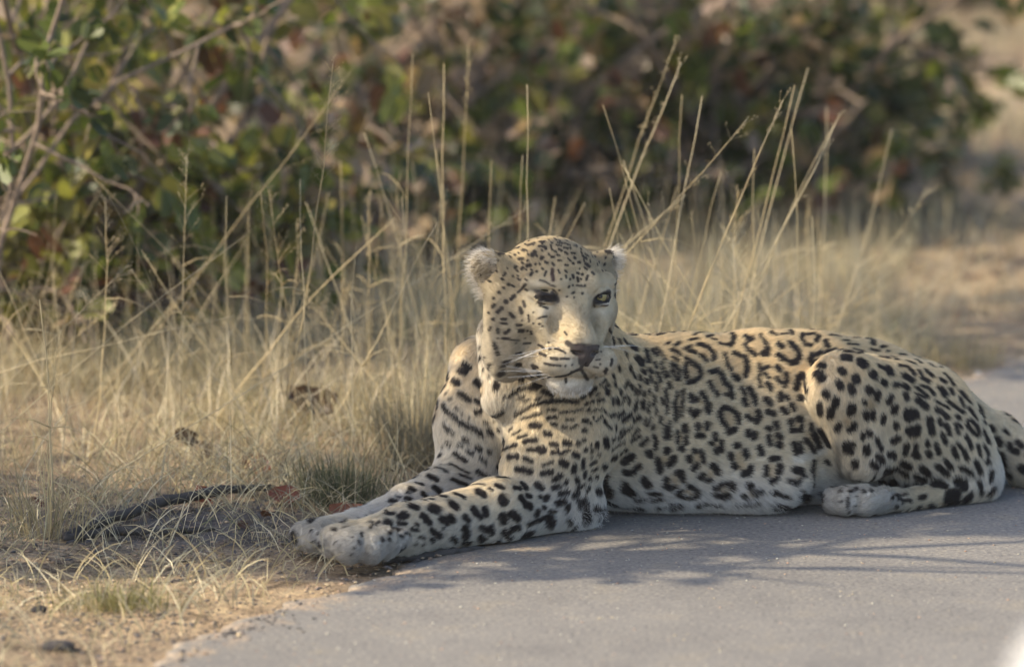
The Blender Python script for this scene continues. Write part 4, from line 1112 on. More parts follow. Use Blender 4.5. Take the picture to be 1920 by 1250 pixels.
def shade_keep(wp, r):
    if np.any(sun_offset(wp) < LITR + .022): return False
    # where does its shadow fall on the ground
    g = wp - SUN * (wp[2] / SUN[2])
    u, v, _ = project(g[None]); u, v = u[0], v[0]
    if 520 < u < 830 and 955 < v < 1072: return True       # over the paws
    if u < 640 and v > 1030:                              # sunny sand in front, with a dim patch near the lower left
        return r.random() < (.04 if v < 1120 else .40 if v < 1205 and u < 420 else .04)
    if u < 640 and v > 860: return r.random() < .85
    if v > 1150: return r.random() < .02
    if v > 1003 and not (u < 840 and v < 1062):          # broken streaks over the tarmac
        band = noise3(np.array([[g[0] * 1.0, g[1] * 3.0, 0]]), 7.0, 71)[0] + .35 * noise3(np.array([[g[0] * 1.5, g[1] * 4, 0]]), 16.0, 72)[0]
        lim = .36 + .7 * smooth(1095, 1150, v) - .15 * smooth(1000, 1300, u)
        return band > lim or r.random() < .03
    return True
def shade_tree(label, target, dist, seed, stems, n_leaf_twigs, crown_r, lsize):
    """crown centred up-sun of target"""
    c = np.array(target) + SUN * dist
    return plant('shade_tree', label, 'tree', (c[0], c[1], 0), stems, seed, dict(green=4, olive=3, dark=2), lsize, 0, height=crown_r * 1.5, spread=1.5, twigs=n_leaf_twigs, twig_len=.42, leafy=2.1,
                 zmin=1.02, keep=shade_keep, trunk=(c[2] - crown_r * .55, .046))
shade_tree('slender tree left of the picture whose crown shades the front of the leopard', (.02, 8.95, .2), 2.7, 201, 14, 17, .80, .042)
shade_tree('second slender tree left of the picture shading the back of the leopard', (.66, 9.15, .2), 3.3, 202, 14, 17, .85, .042)
shade_tree('third slender tree left of the picture shading the verge before the charred branch', (-.70, 9.15, .0), 2.9, 203, 12, 14, .70, .042)
shade_tree('sparse slender tree left of the picture behind the green bush', (1.30, 11.5, .0), 3.5, 204, 9, 12, .62, .045)
# ------------------------------------------------------------------ grass
def blades(name, base, height, lean_dir, lean, width, colour, seed, nseg=4, curl=.5, flop=None, parent=None, kind='stuff', label=None):
    """many curved ribbons in one mesh"""
    r = np.random.default_rng(seed); N = len(base)
    t = np.linspace(0, 1, nseg + 1)[None, :, None]
    ld = np.stack([np.cos(lean_dir), np.sin(lean_dir), np.zeros(N)], 1)
    up = np.array([0, 0, 1.0])
    ang = lean[:, None] * (.35 + .65 * np.linspace(0, 1, nseg + 1)[None, :] * (1 + curl * r.uniform(-.4, 1.0, N)[:, None]))
    step = height[:, None, None] / nseg * (np.sin(ang)[:, :, None] * ld[:, None] + np.cos(ang)[:, :, None] * up)
    P = base[:, None] + np.concatenate([np.zeros((N, 1, 3)), np.cumsum(step[:, :-1], 1)], 1)
    P += np.concatenate([np.zeros((N, 1, 3)), np.cumsum(r.normal(0, .045, (N, nseg, 3)) * (height / nseg)[:, None, None], 1)], 1)
    P[:, 1:, 2] = np.maximum(P[:, 1:, 2], .004)
    # ribbons turned at random about their length
    T = nrm(np.gradient(P, axis=1)); rv = nrm(r.normal(0, 1, (N, 3)))[:, None]
    S = nrm(np.cross(T, np.broadcast_to(rv, T.shape)))
    w = width[:, None, None] * np.array([.75, 1.0, .9, .6, .12])[None, :nseg + 1, None] if nseg == 4 else width[:, None, None] * np.linspace(1, .15, nseg + 1)[None, :, None]
    V = np.stack([P - S * w, P + S * w], 2).reshape(-1, 3)
    b = (np.arange(N) * (nseg + 1) * 2)[:, None]; k = (np.arange(nseg) * 2)[None]
    F = np.stack([b + k, b + k + 1, b + k + 3, b + k + 2], -1).reshape(-1, 4)
    C = np.repeat(colour, (nseg + 1) * 2, axis=0)
    o = mesh_obj(name, V, F.astype(np.int32), STRAW, parent, True, C)
    tag(o, label=label, kind=kind)
    return o
STRAWC = np.array([(.58, .50, .29), (.47, .41, .26), (.70, .62, .42), (.41, .38, .26), (.52, .42, .24), (.24, .225, .155)])
def straw_colours(n_, r, green=0.0):
    c = STRAWC[r.choice(len(STRAWC), n_, p=[.24, .19, .15, .17, .10, .15])] * r.uniform(.75, 1.2, n_)[:, None]
    g = r.random(n_) < green
    c[g] = np.array([.13, .15, .055]) * r.uniform(.7, 1.3, g.sum())[:, None]
    return c
def scatter(n_, xr, yr, r, dens, clump=None):
    out = np.zeros((0, 2))
    while len(out) < n_:
        p = np.stack([r.uniform(*xr, n_ * 2), r.uniform(*yr, n_ * 2)], 1)
        p = p[r.random(len(p)) < dens(p[:, 0], p[:, 1])]
        out = np.concatenate([out, p])
    return out[:n_]
def with_z(p): return np.concatenate([p, ground_z(p[:, 0], p[:, 1])[:, None] - .004], 1)
gr = np.random.default_rng(77)
def off(x, y): return edge_x(y) - x
def patch(x, y, f, s): return noise3(np.stack([x, y, np.zeros_like(x)], 1), f, s)
# short matted straw over the verge
def d_mat(x, y): return smooth(.03, .30, off(x, y)) * np.clip(.38 + .7 * patch(x, y, 8, 51), .03, 1) * (1 - .75 * np.exp(-(((x + .58) / .30) ** 2 + ((y - 9.10) / .17) ** 2))) * np.where(y < 8.9, .20, 1) * np.where(y < 9.35, .6, 1) * (1 - .75 * smooth(.75, 1.0, x)) * (1 - .85 * smooth(11.3, 12.4, y - .4 * smooth(0, .8, x)))
p = scatter(25000, (-1.6, 2.6), (7.9, 13.6), gr, d_mat); n_ = len(p)
hgt = gr.uniform(.04, .17, n_) * np.where(p[:, 1] < 9.1, .6, 1)
blades('dry_grass', with_z(p), hgt, gr.uniform(0, 6.28, n_), np.where(p[:, 1] < 9.35, gr.uniform(1.3, 1.75, n_), gr.uniform(.7, 1.75, n_)), gr.uniform(.0004, .0010, n_), straw_colours(n_, gr, .04), 1, label='matted short dry straw covering the verge')
# standing dry grass in tussocks
def d_stand(x, y):
    o_ = off(x, y)
    return smooth(.18, .55, o_) * np.clip(.20 + .85 * patch(x, y, 6.5, 52), 0, 1) * smooth(9.3, 9.8, y + .25 * (x > 0)) * (1 - smooth(10.2, 10.9, y - 1.1 * smooth(0, .5, x))) * (1 - .92 * smooth(.70, .98, x)) * (.60 + .15 * smooth(-.5, .1, x))
tc_ = scatter(215, (-1.4, 1.6), (9.3, 12.6), gr, d_stand)
k_ = gr.integers(10, 30, len(tc_)); idx = np.repeat(np.arange(len(tc_)), k_); n_ = len(idx)
p = tc_[idx] + gr.normal(0, .028, (n_, 2)); p = p[off(p[:, 0], p[:, 1]) > .03]; idx = idx[:len(p)]; n_ = len(p)
th = (.11 + .24 * gr.random(len(tc_)) ** 2)[idx]
blades('standing_grass', with_z(p), th * gr.uniform(.3, 1.0, n_) ** 1.2 * 1.25, gr.uniform(0, 6.28, n_), np.abs(gr.normal(.15, .55, n_)), gr.uniform(.0004, .0009, n_), straw_colours(n_, gr, .05), 2, curl=.8, label='dry tussock grass standing behind the leopard')
# loose pale straws leaning every way through it
def d_loose(x, y): return smooth(.1, .4, off(x, y)) * np.clip(.4 + .6 * patch(x, y, 4, 57), .03, 1) * (1 - .8 * smooth(.8, 1.2, x))
p = scatter(2600, (-1.3, 1.6), (9.15, 12.0), gr, d_loose); n_ = len(p)
blades('loose_straw', with_z(p), .06 + .26 * gr.random(n_) ** 2, gr.uniform(0, 6.28, n_), gr.uniform(.05, 1.45, n_), gr.uniform(.0006, .0013, n_), np.array([.74, .64, .46]) * gr.uniform(.7, 1.15, n_)[:, None], 6, curl=.35, label='loose pale straws leaning through the grass')
p = scatter(420, (-1.2, 1.1), (9.3, 11.6), gr, lambda x, y: smooth(.12, .4, off(x, y)) * np.clip(.5 + .5 * patch(x, y, 3, 58), .05, 1)); n_ = len(p)
blades('thin_stems', with_z(p), gr.uniform(.20, .50, n_), gr.uniform(0, 6.28, n_), np.abs(gr.normal(.1, .40, n_)), gr.uniform(.0005, .0010, n_), np.array([.66, .56, .37]) * gr.uniform(.6, 1.15, n_)[:, None], 7, curl=.4, label='thin dry stems standing through the grass')
# grass on the far clearing, right
def d_far(x, y): return smooth(.25, 1.2, off(x, y)) * np.clip(.35 + .6 * patch(x, y, 2.5, 53), 0, 1) * (1 - .6 * smooth(1.0, 1.5, x) * (y < 15))
p = scatter(6500, (.3, 4.5), (12.4, 20.5), gr, d_far); n_ = len(p)
blades('clearing_grass', with_z(p), gr.uniform(.04, .16, n_), gr.uniform(0, 6.28, n_), np.abs(gr.normal(.4, .5, n_)), gr.uniform(.001, .0022, n_), straw_colours(n_, gr, .05), 3, label='pale dry grass of the clearing at the right')
# leaf litter on the shaded ground under the bushes
n_ = 9000; p = np.stack([gr.uniform(-2.2, 4.2, n_), gr.uniform(11.0, 22, n_)], 1); p = p[off(p[:, 0], p[:, 1]) > .4]
b = MB()
for x, y in p:
    c = [PAL['tan'], PAL['pink'], PAL['rust'], (.20, .13, .085)][gr.integers(4)]
    a = gr.uniform(0, 6.28); s = gr.uniform(.012, .03); z = float(ground_z(np.array([x]), np.array([y]))[0]) + .006
    ca, sa = math.cos(a) * s, math.sin(a) * s; tl = gr.uniform(-.4, .9) * s
    b.add([(x - ca, y - sa, z), (x + .5 * sa, y - .5 * ca, z + .3 * tl), (x + ca, y + sa, z + abs(tl)), (x - .5 * sa, y + .5 * ca, z + .2 * s)], [(0, 1, 2, 3)], np.array(c) * gr.uniform(.7, 1.2))
tag(b.build('leaf_litter', LEAF), 'fallen dry leaves under the bushes', kind='stuff')

# tall stalks one can tell apart: foot and tip in the photograph fix the plane they stand in
STALKS = [  # foot x, foot row, tip x, tip row, bend (px), thickness, seed head
 (1150, 470, 1276, 118, -14, 2.4, 1), (1140, 470, 1268, 70, -10, 1.4, 1), (1160, 460, 1400, 225, 30, 1.5, 2), (1165, 455, 1285, 366, 20, 2.0, 0), (1240, 600, 1316, 180, 0, 1.7, 0), (1262, 600, 1276, 178, 4, 1.6, 0),
 (1290, 560, 1352, 320, 6, 1.5, 0), (1310, 600, 1466, 190, -16, 2.4, 1), (1345, 600, 1570, 226, 26, 2.4, 1), (1380, 590, 1490, 160, 6, 1.7, 0), (1400, 600, 1514, 130, -8, 1.6, 0), (1430, 600, 1580, 205, -36, 1.8, 0),
 (1495, 590, 1484, 240, 6, 1.5, 0), (1530, 610, 1552, 200, 6, 1.6, 0), (1420, 610, 1412, 280, -5, 1.5, 0), (1560, 600, 1670, 240, 20, 1.3, 0), (1200, 480, 1130, 195, 12, 1.2, 0), (1260, 470, 1165, 305, -8, 1.6, 0),
 (1210, 470, 1168, 300, 16, 1.4, 0), (985, 470, 988, 160, 5, 1.7, 0), (972, 460, 978, 290, 3, 1.5, 0), (918, 470, 920, 300, -3, 1.6, 0), (845, 560, 878, 80, 10, 1.5, 1), (838, 570, 830, 120, -6, 1.8, 0), (860, 560, 804, 172, -12, 1.5, 0),
 (840, 560, 815, 280, 8, 1.7, 0), (752, 560, 775, 100, 4, 1.3, 0), (760, 540, 684, 250, 10, 1.2, 0), (700, 640, 830, 372, -22, 2.0, 0), (640, 560, 640, 305, 4, 1.4, 0), (612, 500, 574, 380, 8, 1.4, 0), (575, 460, 625, 120, 14, 1.6, 2),
 (560, 620, 740, 410, -26, 2.1, 0), (640, 640, 590, 420, -8, 1.3, 0), (370, 660, 490, 340, -14, 2.3, 0), (480, 360, 660, 130, 12, 1.4, 2), (200, 640, 330, 190, -10, 1.8, 1), (230, 700, 310, 355, 20, 1.6, 0), (345, 560, 352, 290, -3, 1.4, 2),
 (160, 640, 240, 470, -12, 1.8, 0), (180, 690, 120, 500, 8, 1.4, 0), (330, 640, 362, 430, 4, 1.6, 2), (400, 640, 515, 525, 26, 1.7, 0), (420, 640, 380, 500, -10, 1.6, 0), (95, 980, 75, 560, 10, 2.2, 0), (90, 975, 110, 620, -8, 1.8, 0), (300, 1030, 345, 940, 16, 2.4, 0),
 (60, 700, 0, 480, 10, 1.3, 0), (130, 700, 60, 600, 12, 1.5, 0), (450, 700, 420, 470, 0, 1.5, 0), (520, 720, 590, 480, -16, 1.8, 0), (690, 700, 660, 380, 8, 1.3, 0), (720, 700, 760, 420, -8, 1.6, 0), (800, 720, 770, 300, 6, 1.3, 0), (780, 760, 835, 480, 8, 1.8, 0),
 (810, 800, 850, 640, 5, 2.0, 0), (765, 830, 735, 650, 8, 1.7, 0), (680, 880, 690, 740, 4, 1.9, 0), (905, 440, 1000, 380, 10, 1.2, 2), (1030, 440, 1040, 370, 0, 1.5, 0), (1070, 430, 1095, 380, 0, 1.8, 0), (1600, 640, 1640, 560, 3, 1.6, 0), (1690, 650, 1760, 560, -5, 1.6, 0), (1740, 640, 1722, 520, 4, 1.4, 0)]
g_ = np.random.default_rng(19)
for _ in range(95):
    left_ = g_.random() < .68
    fx = g_.uniform(0, 840) if left_ else g_.uniform(1160, 1640)
    STALKS.append((fx, 635, fx + g_.normal(10, 100), (g_.uniform(330, 600) if left_ else g_.uniform(330, 540)), g_.normal(0, 24), g_.uniform(.8, 1.5), int(g_.choice(3, p=[.72, .14, .14]))))
STALKS = [(*s_[:2], s_[2] + .01 * i, *s_[3:]) for i, s_ in enumerate(STALKS)]
sr = np.random.default_rng(9)
ZONES = [(0, 280, 'before the bush at far left'), (280, 450, 'before the bush middle'), (450, 640, 'before the bush right side'), (640, 800, 'in the gap left of the head'),
         (800, 925, 'above the left ear'), (925, 1110, 'above the crown'), (1110, 1300, 'right of the head'), (1300, 1480, 'above the shoulder'),
         (1480, 1580, 'above the middle of the back'), (1580, 2000, 'above the haunch')]
KINDW = {0: 'bare stalks', 1: 'narrow headed stalks', 2: 'feathery headed stalks'}
ORD = ['first', 'second', 'third', 'fourth', 'fifth', 'sixth', 'seventh', 'eighth', 'ninth', 'tenth', 'eleventh', 'twelfth', 'thirteenth', 'fourteenth', 'fifteenth', 'sixteenth', 'seventeenth', 'eighteenth', 'nineteenth', 'twentieth', 'last but nine', 'last but eight', 'last but seven', 'last but six', 'last but five']
def stalk_label(tx, ty, head):
    zi = next(i for i, z in enumerate(ZONES) if tx < z[1]); z = ZONES[zi]
    same = sorted(s_[2] for s_ in STALKS if s_[6] == head and next(i for i, q in enumerate(ZONES) if s_[2] < q[1]) == zi)
    if len(same) == 1: return 'the only one of the ' + KINDW[head] + ' rising ' + z[2]
    return ORD[same.index(tx)] + ' from left of the ' + KINDW[head] + ' ' + z[2]
for fx, fy, tx, ty, bend, wd, head in STALKS:
    d = (9.65 + .4 * sr.random() if 850 < fx < 1500 else 9.6 + .9 * sr.random() if fx < 1500 else 10.3 + .4 * sr.random()) if fy < 640 else gnd(fx, fy)[1]
    if fx < 850 and fy < 640: d = 9.55 + .8 * sr.random()
    A, B_ = pt(fx, fy, d), pt(tx, ty, d + sr.uniform(-.12, .12))
    foot = A.copy(); foot[2] = float(ground_z(np.array([A[0]]), np.array([A[1]]))[0]) - .006
    up_ = nrm(B_ - A); A = A - up_ * max(0, (A[2] - foot[2])) / max(up_[2], .3)
    A[2] = foot[2]
    sd_ = nrm(np.cross(up_, np.array([0, 1.0, 0]))) * -R(bend, d)
    P = [A + (B_ - A) * t + sd_ * 4 * t * (1 - t) * .8 + sr.normal(0, .0015, 3) * (t > 0) for t in np.linspace(0, 1, 9)]
    w0 = .00078 * wd
    b = MB(); cs = np.array([(.66, .54, .31), (.58, .48, .28), (.72, .62, .40)][sr.integers(0, 3)]) * sr.uniform(.85, 1.2)
    b.add(*tube([p - A for p in P], np.linspace(w0 * 1.15, w0 * .45, 9), 5), cs)
    st = empty('grass_stalk', A); tag(st, stalk_label(tx, ty, head), 'grass stalk', 'tall dry grass stalks behind the leopard')
    for lf in range(sr.integers(1, 3)):
        i = sr.integers(2, 6); q0 = P[i] - A; a = sr.uniform(0, 6.28); L_ = sr.uniform(.05, .13)
        dl = nrm(np.array([math.cos(a) * .8, math.sin(a) * .4, sr.uniform(.1, .8)]))
        Q = [q0 + dl * L_ * t + np.array([0, 0, -.45 * L_ * t * t]) for t in (0, .35, .7, 1)]
        b.add(*tube(Q, [w0 * .9, w0 * .8, w0 * .5, w0 * .15], 3), cs * 1.05)
    b.build('stem', STRAW, st)
    if head:
        h_ = MB(); nbr = 16 if head == 1 else 22
        for k in range(nbr):
            t = sr.uniform(.72 if head == 1 else .70, 1.0); i = min(int(t * 8), 7); q0 = P[i] + (P[i + 1] - P[i]) * (t * 8 - i) - A
            a = sr.uniform(0, 6.28); L_ = sr.uniform(.012, .03) if head == 1 else sr.uniform(.03, .075) * (1.25 - t)* 2
            sp_ = .35 if head == 1 else 1.0
            dl = nrm(up_ + sp_ * np.array([math.cos(a), math.sin(a), sr.uniform(-.1, .4)]))
            h_.add(*tube([q0, q0 + dl * L_ * .55, q0 + dl * L_ + np.array([0, 0, -.1 * L_])], [.00038, .0003, .0002], 3, False), cs * .85)
            for m in range(2 if head == 1 else 3):
                q1 = q0 + dl * L_ * sr.uniform(.4, 1) + sr.normal(0, .002, 3)
                h_.add(*tube([q1, q1 + dl * .002, q1 + dl * .0045], [.0003, .00085, .0002], 4, False), cs * .75)
        tag(h_.build('seed_head', STRAW, st), kind='stuff')

def tuft(name, label, px, py, n_, h_, rad, colour, seed, spread=.6):
    g = gnd(px, py); r = np.random.default_rng(seed)
    p = np.stack([g[0] + r.normal(0, rad, n_), g[1] + r.normal(0, rad * .8, n_)], 1)
    a = np.arctan2(p[:, 1] - g[1], p[:, 0] - g[0])
    c = np.array(colour) * r.uniform(.6, 1.3, n_)[:, None]
    o = blades(name, with_z(p), h_ * r.uniform(.5, 1.1, n_), a + r.normal(0, .5, n_), np.abs(r.normal(.35, spread * .5, n_)), r.uniform(.0006, .0012, n_), c, seed, kind=None)
    tag(o, label, 'grass tuft')
tuft('grass_tuft', 'grey green grass tuft growing just behind the paws', 640, 940, 420, .10, .035, (.13, .14, .075), 301)
tuft('grass_tuft', 'flattened olive yellow grass tuft on the sand in the left foreground', 225, 1130, 300, .055, .045, (.30, .28, .12), 302, 1.6)
tuft('grass_tuft', 'grey dry tuft leaning against the far foreleg of the leopard', 775, 880, 260, .17, .03, (.26, .235, .16), 303)
tuft('grass_tuft', 'sparse straw clump in the sand at the far left edge', 90, 1000, 110, .16, .03, (.42, .35, .2), 304, .9)
tuft('grass_tuft', 'small straw clump at the broken tarmac corner behind the rump', 1800, 680, 160, .09, .06, (.36, .31, .17), 305)
# ------------------------------------------------------------------ sticks, leaves, stones, car
def pixtube(name, label, cat, pts, mat, n_=9, bark=.15, seed=1):
    """a stick lying on the ground: points (px, row, lift, radius)"""
    r = np.random.default_rng(seed); P, Rr = [], []
    C_ = [gnd(x, y, rr + lf) for x, y, lf, rr in pts]
    tt = np.linspace(0, len(pts) - 1, 22)
    for t in tt:
        i = min(int(t), len(pts) - 2); f = t - i
        P.append(C_[i] * (1 - f) + C_[i + 1] * f + r.normal(0, .0012, 3)); Rr.append((pts[i][3] * (1 - f) + pts[i + 1][3] * f) * r.uniform(1 - bark, 1 + bark))
    o0 = P[0].copy()
    V, F = tube([p - o0 for p in P], Rr, n_)
    V = np.array(V) + r.normal(0, .0007, (len(V), 3))
    o = mesh_obj(name, V, F, mat); o.location = o0
    o.location.z -= .005; tag(o, label, cat); return o
pixtube('dead_branch', 'charred black branch lying in the straw left of the paws', 'branch', [(120, 998, 0, .006), (200, 970, .006, .009), (300, 936, .020, .010), (410, 914, .026, .009), (505, 908, .014, .006)], CHAR, seed=3, bark=.07)
pixtube('dead_branch', 'shorter burnt branch on the grey earth below the black branch', 'branch', [(120, 1003, -.003, .007), (210, 990, -.002, .008), (310, 990, -.003, .006), (400, 985, -.003, .004)], CHAR, seed=4)
pixtube('bark_strip', 'flat dark strip of bark half under the near foreleg', 'bark', [(720, 1044, -.004, .007), (780, 1038, -.004, .008), (850, 1030, -.002, .007), (908, 1021, 0, .004)], CHAR, seed=5)
def dry_leaf(label, px, py, size, yaw_, tilt, colour, seed, lift=.006, curl=.5):
    r = np.random.default_rng(seed); g = gnd(px, py); g[2] = float(ground_z(g[:1], g[1:2])[0]) + lift
    V, F = [], []; nu, nv = 7, 5
    for i in range(nu):
        u = i / (nu - 1); w = .42 * math.sin(math.pi * (.06 + .9 * u)) ** .7
        for j in range(nv):
            v = (j / (nv - 1) - .5) * 2
            V.append(((u - .5) + r.normal(0, .018), v * w * r.uniform(.72, 1.12), curl * (v * v * .28 + .5 * (u - .5) ** 2 + .10 * math.sin(5 * u + 2 * v + seed)) + r.normal(0, .025)))
    for i in range(nu - 1):
        for j in range(nv - 1): F.append((i * nv + j, i * nv + j + 1, (i + 1) * nv + j + 1, (i + 1) * nv + j))
    V = np.array(V) * size
    o = mesh_obj('fallen_leaf', V, F, LEAF, None, True, np.array(colour) * r.uniform(.8, 1.15, len(V))[:, None])
    o.location = g; o.rotation_euler = (tilt[0], tilt[1], yaw_); tag(o, label, 'leaf', 'dry leaves fallen in the straw')
dry_leaf('large dark brown curled leaf standing in the straw left of the leopard', 578, 812, .095, .1, (.75, .25), (.075, .040, .024), 1, .050, .9)
dry_leaf('brick red leaf lying left of the green tuft', 530, 950, .062, .4, (.6, .1), (.26, .075, .04), 2, .020)
dry_leaf('dull red leaf beyond the tip of the black branch', 480, 897, .062, -.3, (.6, .2), (.18, .05, .03), 3, .022)
dry_leaf('red leaf caught under the middle of the black branch', 378, 948, .052, 1.2, (.7, -.2), (.25, .065, .035), 4, .016)
dry_leaf('small brown leaf on the grey earth left of the paws', 455, 985, .025, .8, (.7, .1), (.12, .05, .03), 5)
dry_leaf('small dark leaf beside the toes of the far paw', 497, 972, .025, 2.2, (.6, .3), (.12, .05, .03), 6)
dry_leaf('orange brown leaf wedged behind the far paw', 650, 970, .065, .2, (.4, .1), (.30, .11, .06), 7, .014)
dry_leaf('dark leaf deep in the straw above the black branch', 345, 862, .065, .9, (.8, .2), (.07, .04, .028), 8, .034)
dry_leaf('brown leaf in the straw near the upper left', 395, 868, .05, -.5, (.5, .4), (.10, .06, .04), 9, .016)
dry_leaf('small reddish leaf at the far left beside the straw clump', 70, 955, .03, .3, (.5, .4), (.14, .045, .03), 10, .012)
dry_leaf('rust leaf standing by the green tuft', 680, 930, .03, 1.5, (1.1, .2), (.15, .07, .03), 11, .014)
# straw fallen across the branches
n_ = 170; p_ = np.array([gnd(x, y)[:2] for x, y in zip(gr.uniform(110, 520, n_), gr.uniform(895, 1010, n_))]); q_ = with_z(p_); q_[:, 2] += gr.uniform(.004, .035, n_)
blades('straw_bits', q_, gr.uniform(.05, .16, n_), gr.uniform(0, 6.28, n_), gr.uniform(1.3, 1.6, n_), gr.uniform(.0005, .001, n_), straw_colours(n_, gr), 8, curl=.1, label='straw fallen across the charred branches')
# stones
def stone(label, px, py, size, mat, seed, sq=.55):
    r = np.random.default_rng(seed); bm_V, bm_F = [], []
    nu, nv = 12, 8
    for j in range(nv + 1):
        ph = math.pi * j / nv
        for i in range(nu):
            th = 2 * math.pi * i / nu
            bm_V.append((math.sin(ph) * math.cos(th), math.sin(ph) * math.sin(th) * .8, math.cos(ph) * sq))
    for j in range(nv):
        for i in range(nu): bm_F.append((j * nu + i, (j + 1) * nu + i, (j + 1) * nu + (i + 1) % nu, j * nu + (i + 1) % nu))
    V = np.array(bm_V); V *= (1 + .16 * noise3(V, 3.5, seed) + .06 * noise3(V, 9, seed + 1))[:, None] * size
    g = gnd(px, py); g[2] = float(ground_z(g[:1], g[1:2])[0]) + size * sq * .45
    o = mesh_obj('stone', V, bm_F, mat); o.location = g; o.rotation_euler = (0, 0, r.uniform(0, 3)); tag(o, label, 'stone')
stone('dark rounded stone in the sand at the lower left corner', 110, 1212, .026, STONE, 11, .38)
stone('small dark stone on the sand above the rounded one', 72, 1130, .014, STONE, 12)
stone('tiny dark pebble alone on the road below the chest', 1222, 1028, .008, STONE, 13, .8)
stone('dark clod at the tarmac edge in the left foreground', 430, 1186, .020, STONE, 14)
stone('white stone on the sand at the broken tarmac corner', 1835, 692, .009, simple_mat('white_stone', (.62, .58, .5), .7), 15)
# grit on road and verge
pr = np.random.default_rng(31)
OCT_V = np.array([(1, 0, 0), (-1, 0, 0), (0, 1, 0), (0, -1, 0), (0, 0, .7), (0, 0, -.7)], float); OCT_F = [(0, 2, 4), (2, 1, 4), (1, 3, 4), (3, 0, 4), (2, 0, 5), (1, 2, 5), (3, 1, 5), (0, 3, 5)]
def grit(name, label, n_, xr, yr, dens, size, cols_):
    p = scatter(n_, xr, yr, pr, dens)
    sz = size[0] + (size[1] - size[0]) * pr.random(n_) ** 3
    V = OCT_V[None] * np.array([1, .8, .5]) * pr.uniform(.6, 1.2, (n_, 6, 1)) * sz[:, None, None]
    a = pr.uniform(0, 6.28, n_); ca, sa = np.cos(a), np.sin(a)
    V = np.stack([V[..., 0] * ca[:, None] - V[..., 1] * sa[:, None], V[..., 0] * sa[:, None] + V[..., 1] * ca[:, None], V[..., 2]], -1)
    z = np.where(off(p[:, 0], p[:, 1]) > .02, ground_z(p[:, 0], p[:, 1]), 0) + sz * .12
    V += np.concatenate([p, z[:, None]], 1)[:, None]
    F = (np.array(OCT_F)[None] + 6 * np.arange(n_)[:, None, None]).reshape(-1, 3)
    c = np.array(cols_)[pr.integers(0, len(cols_), n_)] * pr.uniform(.7, 1.25, n_)[:, None]
    o = mesh_obj(name, V.reshape(-1, 3), F.astype(np.int32), PEBBLE, None, False, np.repeat(c, 6, 0)); tag(o, label, kind='stuff')
grit('road_grit', 'pale grit scattered on the tarmac', 5000, (-.9, 1.9), (7.7, 11.5), lambda x, y: np.where(off(x, y) < -.01, .35 + .65 * np.exp(off(x, y) / .35), 0), (.0006, .0042), [(.50, .42, .28), (.46, .33, .24), (.40, .38, .34), (.55, .52, .42), (.45, .27, .18)])
grit('sand_grit', 'coarse sand and gravel of the verge', 9000, (-1.4, .4), (7.7, 9.6), lambda x, y: np.where(off(x, y) > -.03, 1.0, 0), (.0015, .009), [(.42, .31, .20), (.36, .25, .17), (.16, .14, .13), (.48, .38, .24), (.10, .09, .09)])
g0 = gnd(190, 1168)  # centre of a grit patch added to stand in for shade on the sand
grit('shade_grit', 'dark grit added as a shade patch on the sand in the lower left', 1100, (-1.2, -.3), (7.9, 8.6), lambda x, y: np.exp(-(((x - g0[0]) / .26) ** 2 + ((y - g0[1]) / .11) ** 2)), (.0015, .0065), [(.07, .066, .062), (.11, .10, .095), (.15, .13, .11)])
# dark flakes of bark and charcoal round the burnt branch
n_ = 420; p = np.array([gnd(x, y)[:2] for x, y in zip(pr.uniform(90, 600, n_), pr.uniform(925, 1045, n_))]); b = MB()
for x, y in p:
    s_ = pr.uniform(.004, .018); a = pr.uniform(0, 6.28); z = float(ground_z(np.array([x]), np.array([y]))[0]) + .004; ca, sa = math.cos(a) * s_, math.sin(a) * s_
    b.add([(x - ca, y - sa, z), (x + .3 * sa, y - .3 * ca, z + .002), (x + ca, y + sa, z + pr.uniform(0, .6) * s_), (x - .3 * sa, y + .3 * ca, z + .2 * s_)], [(0, 1, 2, 3)], np.array([(.05, .045, .045), (.09, .075, .06), (.13, .09, .06)][pr.integers(3)]))
tag(b.build('bark_litter', PEBBLE), 'dark flakes of bark and charcoal on the ashy earth', kind='stuff')
# straw bits lying on the sand in front
n_ = 1500; p = scatter(n_, (-1.35, .2), (7.75, 9.3), gr, lambda x, y: smooth(-.02, .2, off(x, y)) * np.clip(.5 + .5 * patch(x, y, 6, 61), .05, 1))
q0 = with_z(p); q0[:, 2] += .006
blades('straw_bits', q0, gr.uniform(.03, .12, n_), gr.uniform(0, 6.28, n_), gr.uniform(1.35, 1.62, n_), gr.uniform(.0006, .0013, n_), straw_colours(n_, gr), 5, curl=.1, label='broken straw lying on the sand')

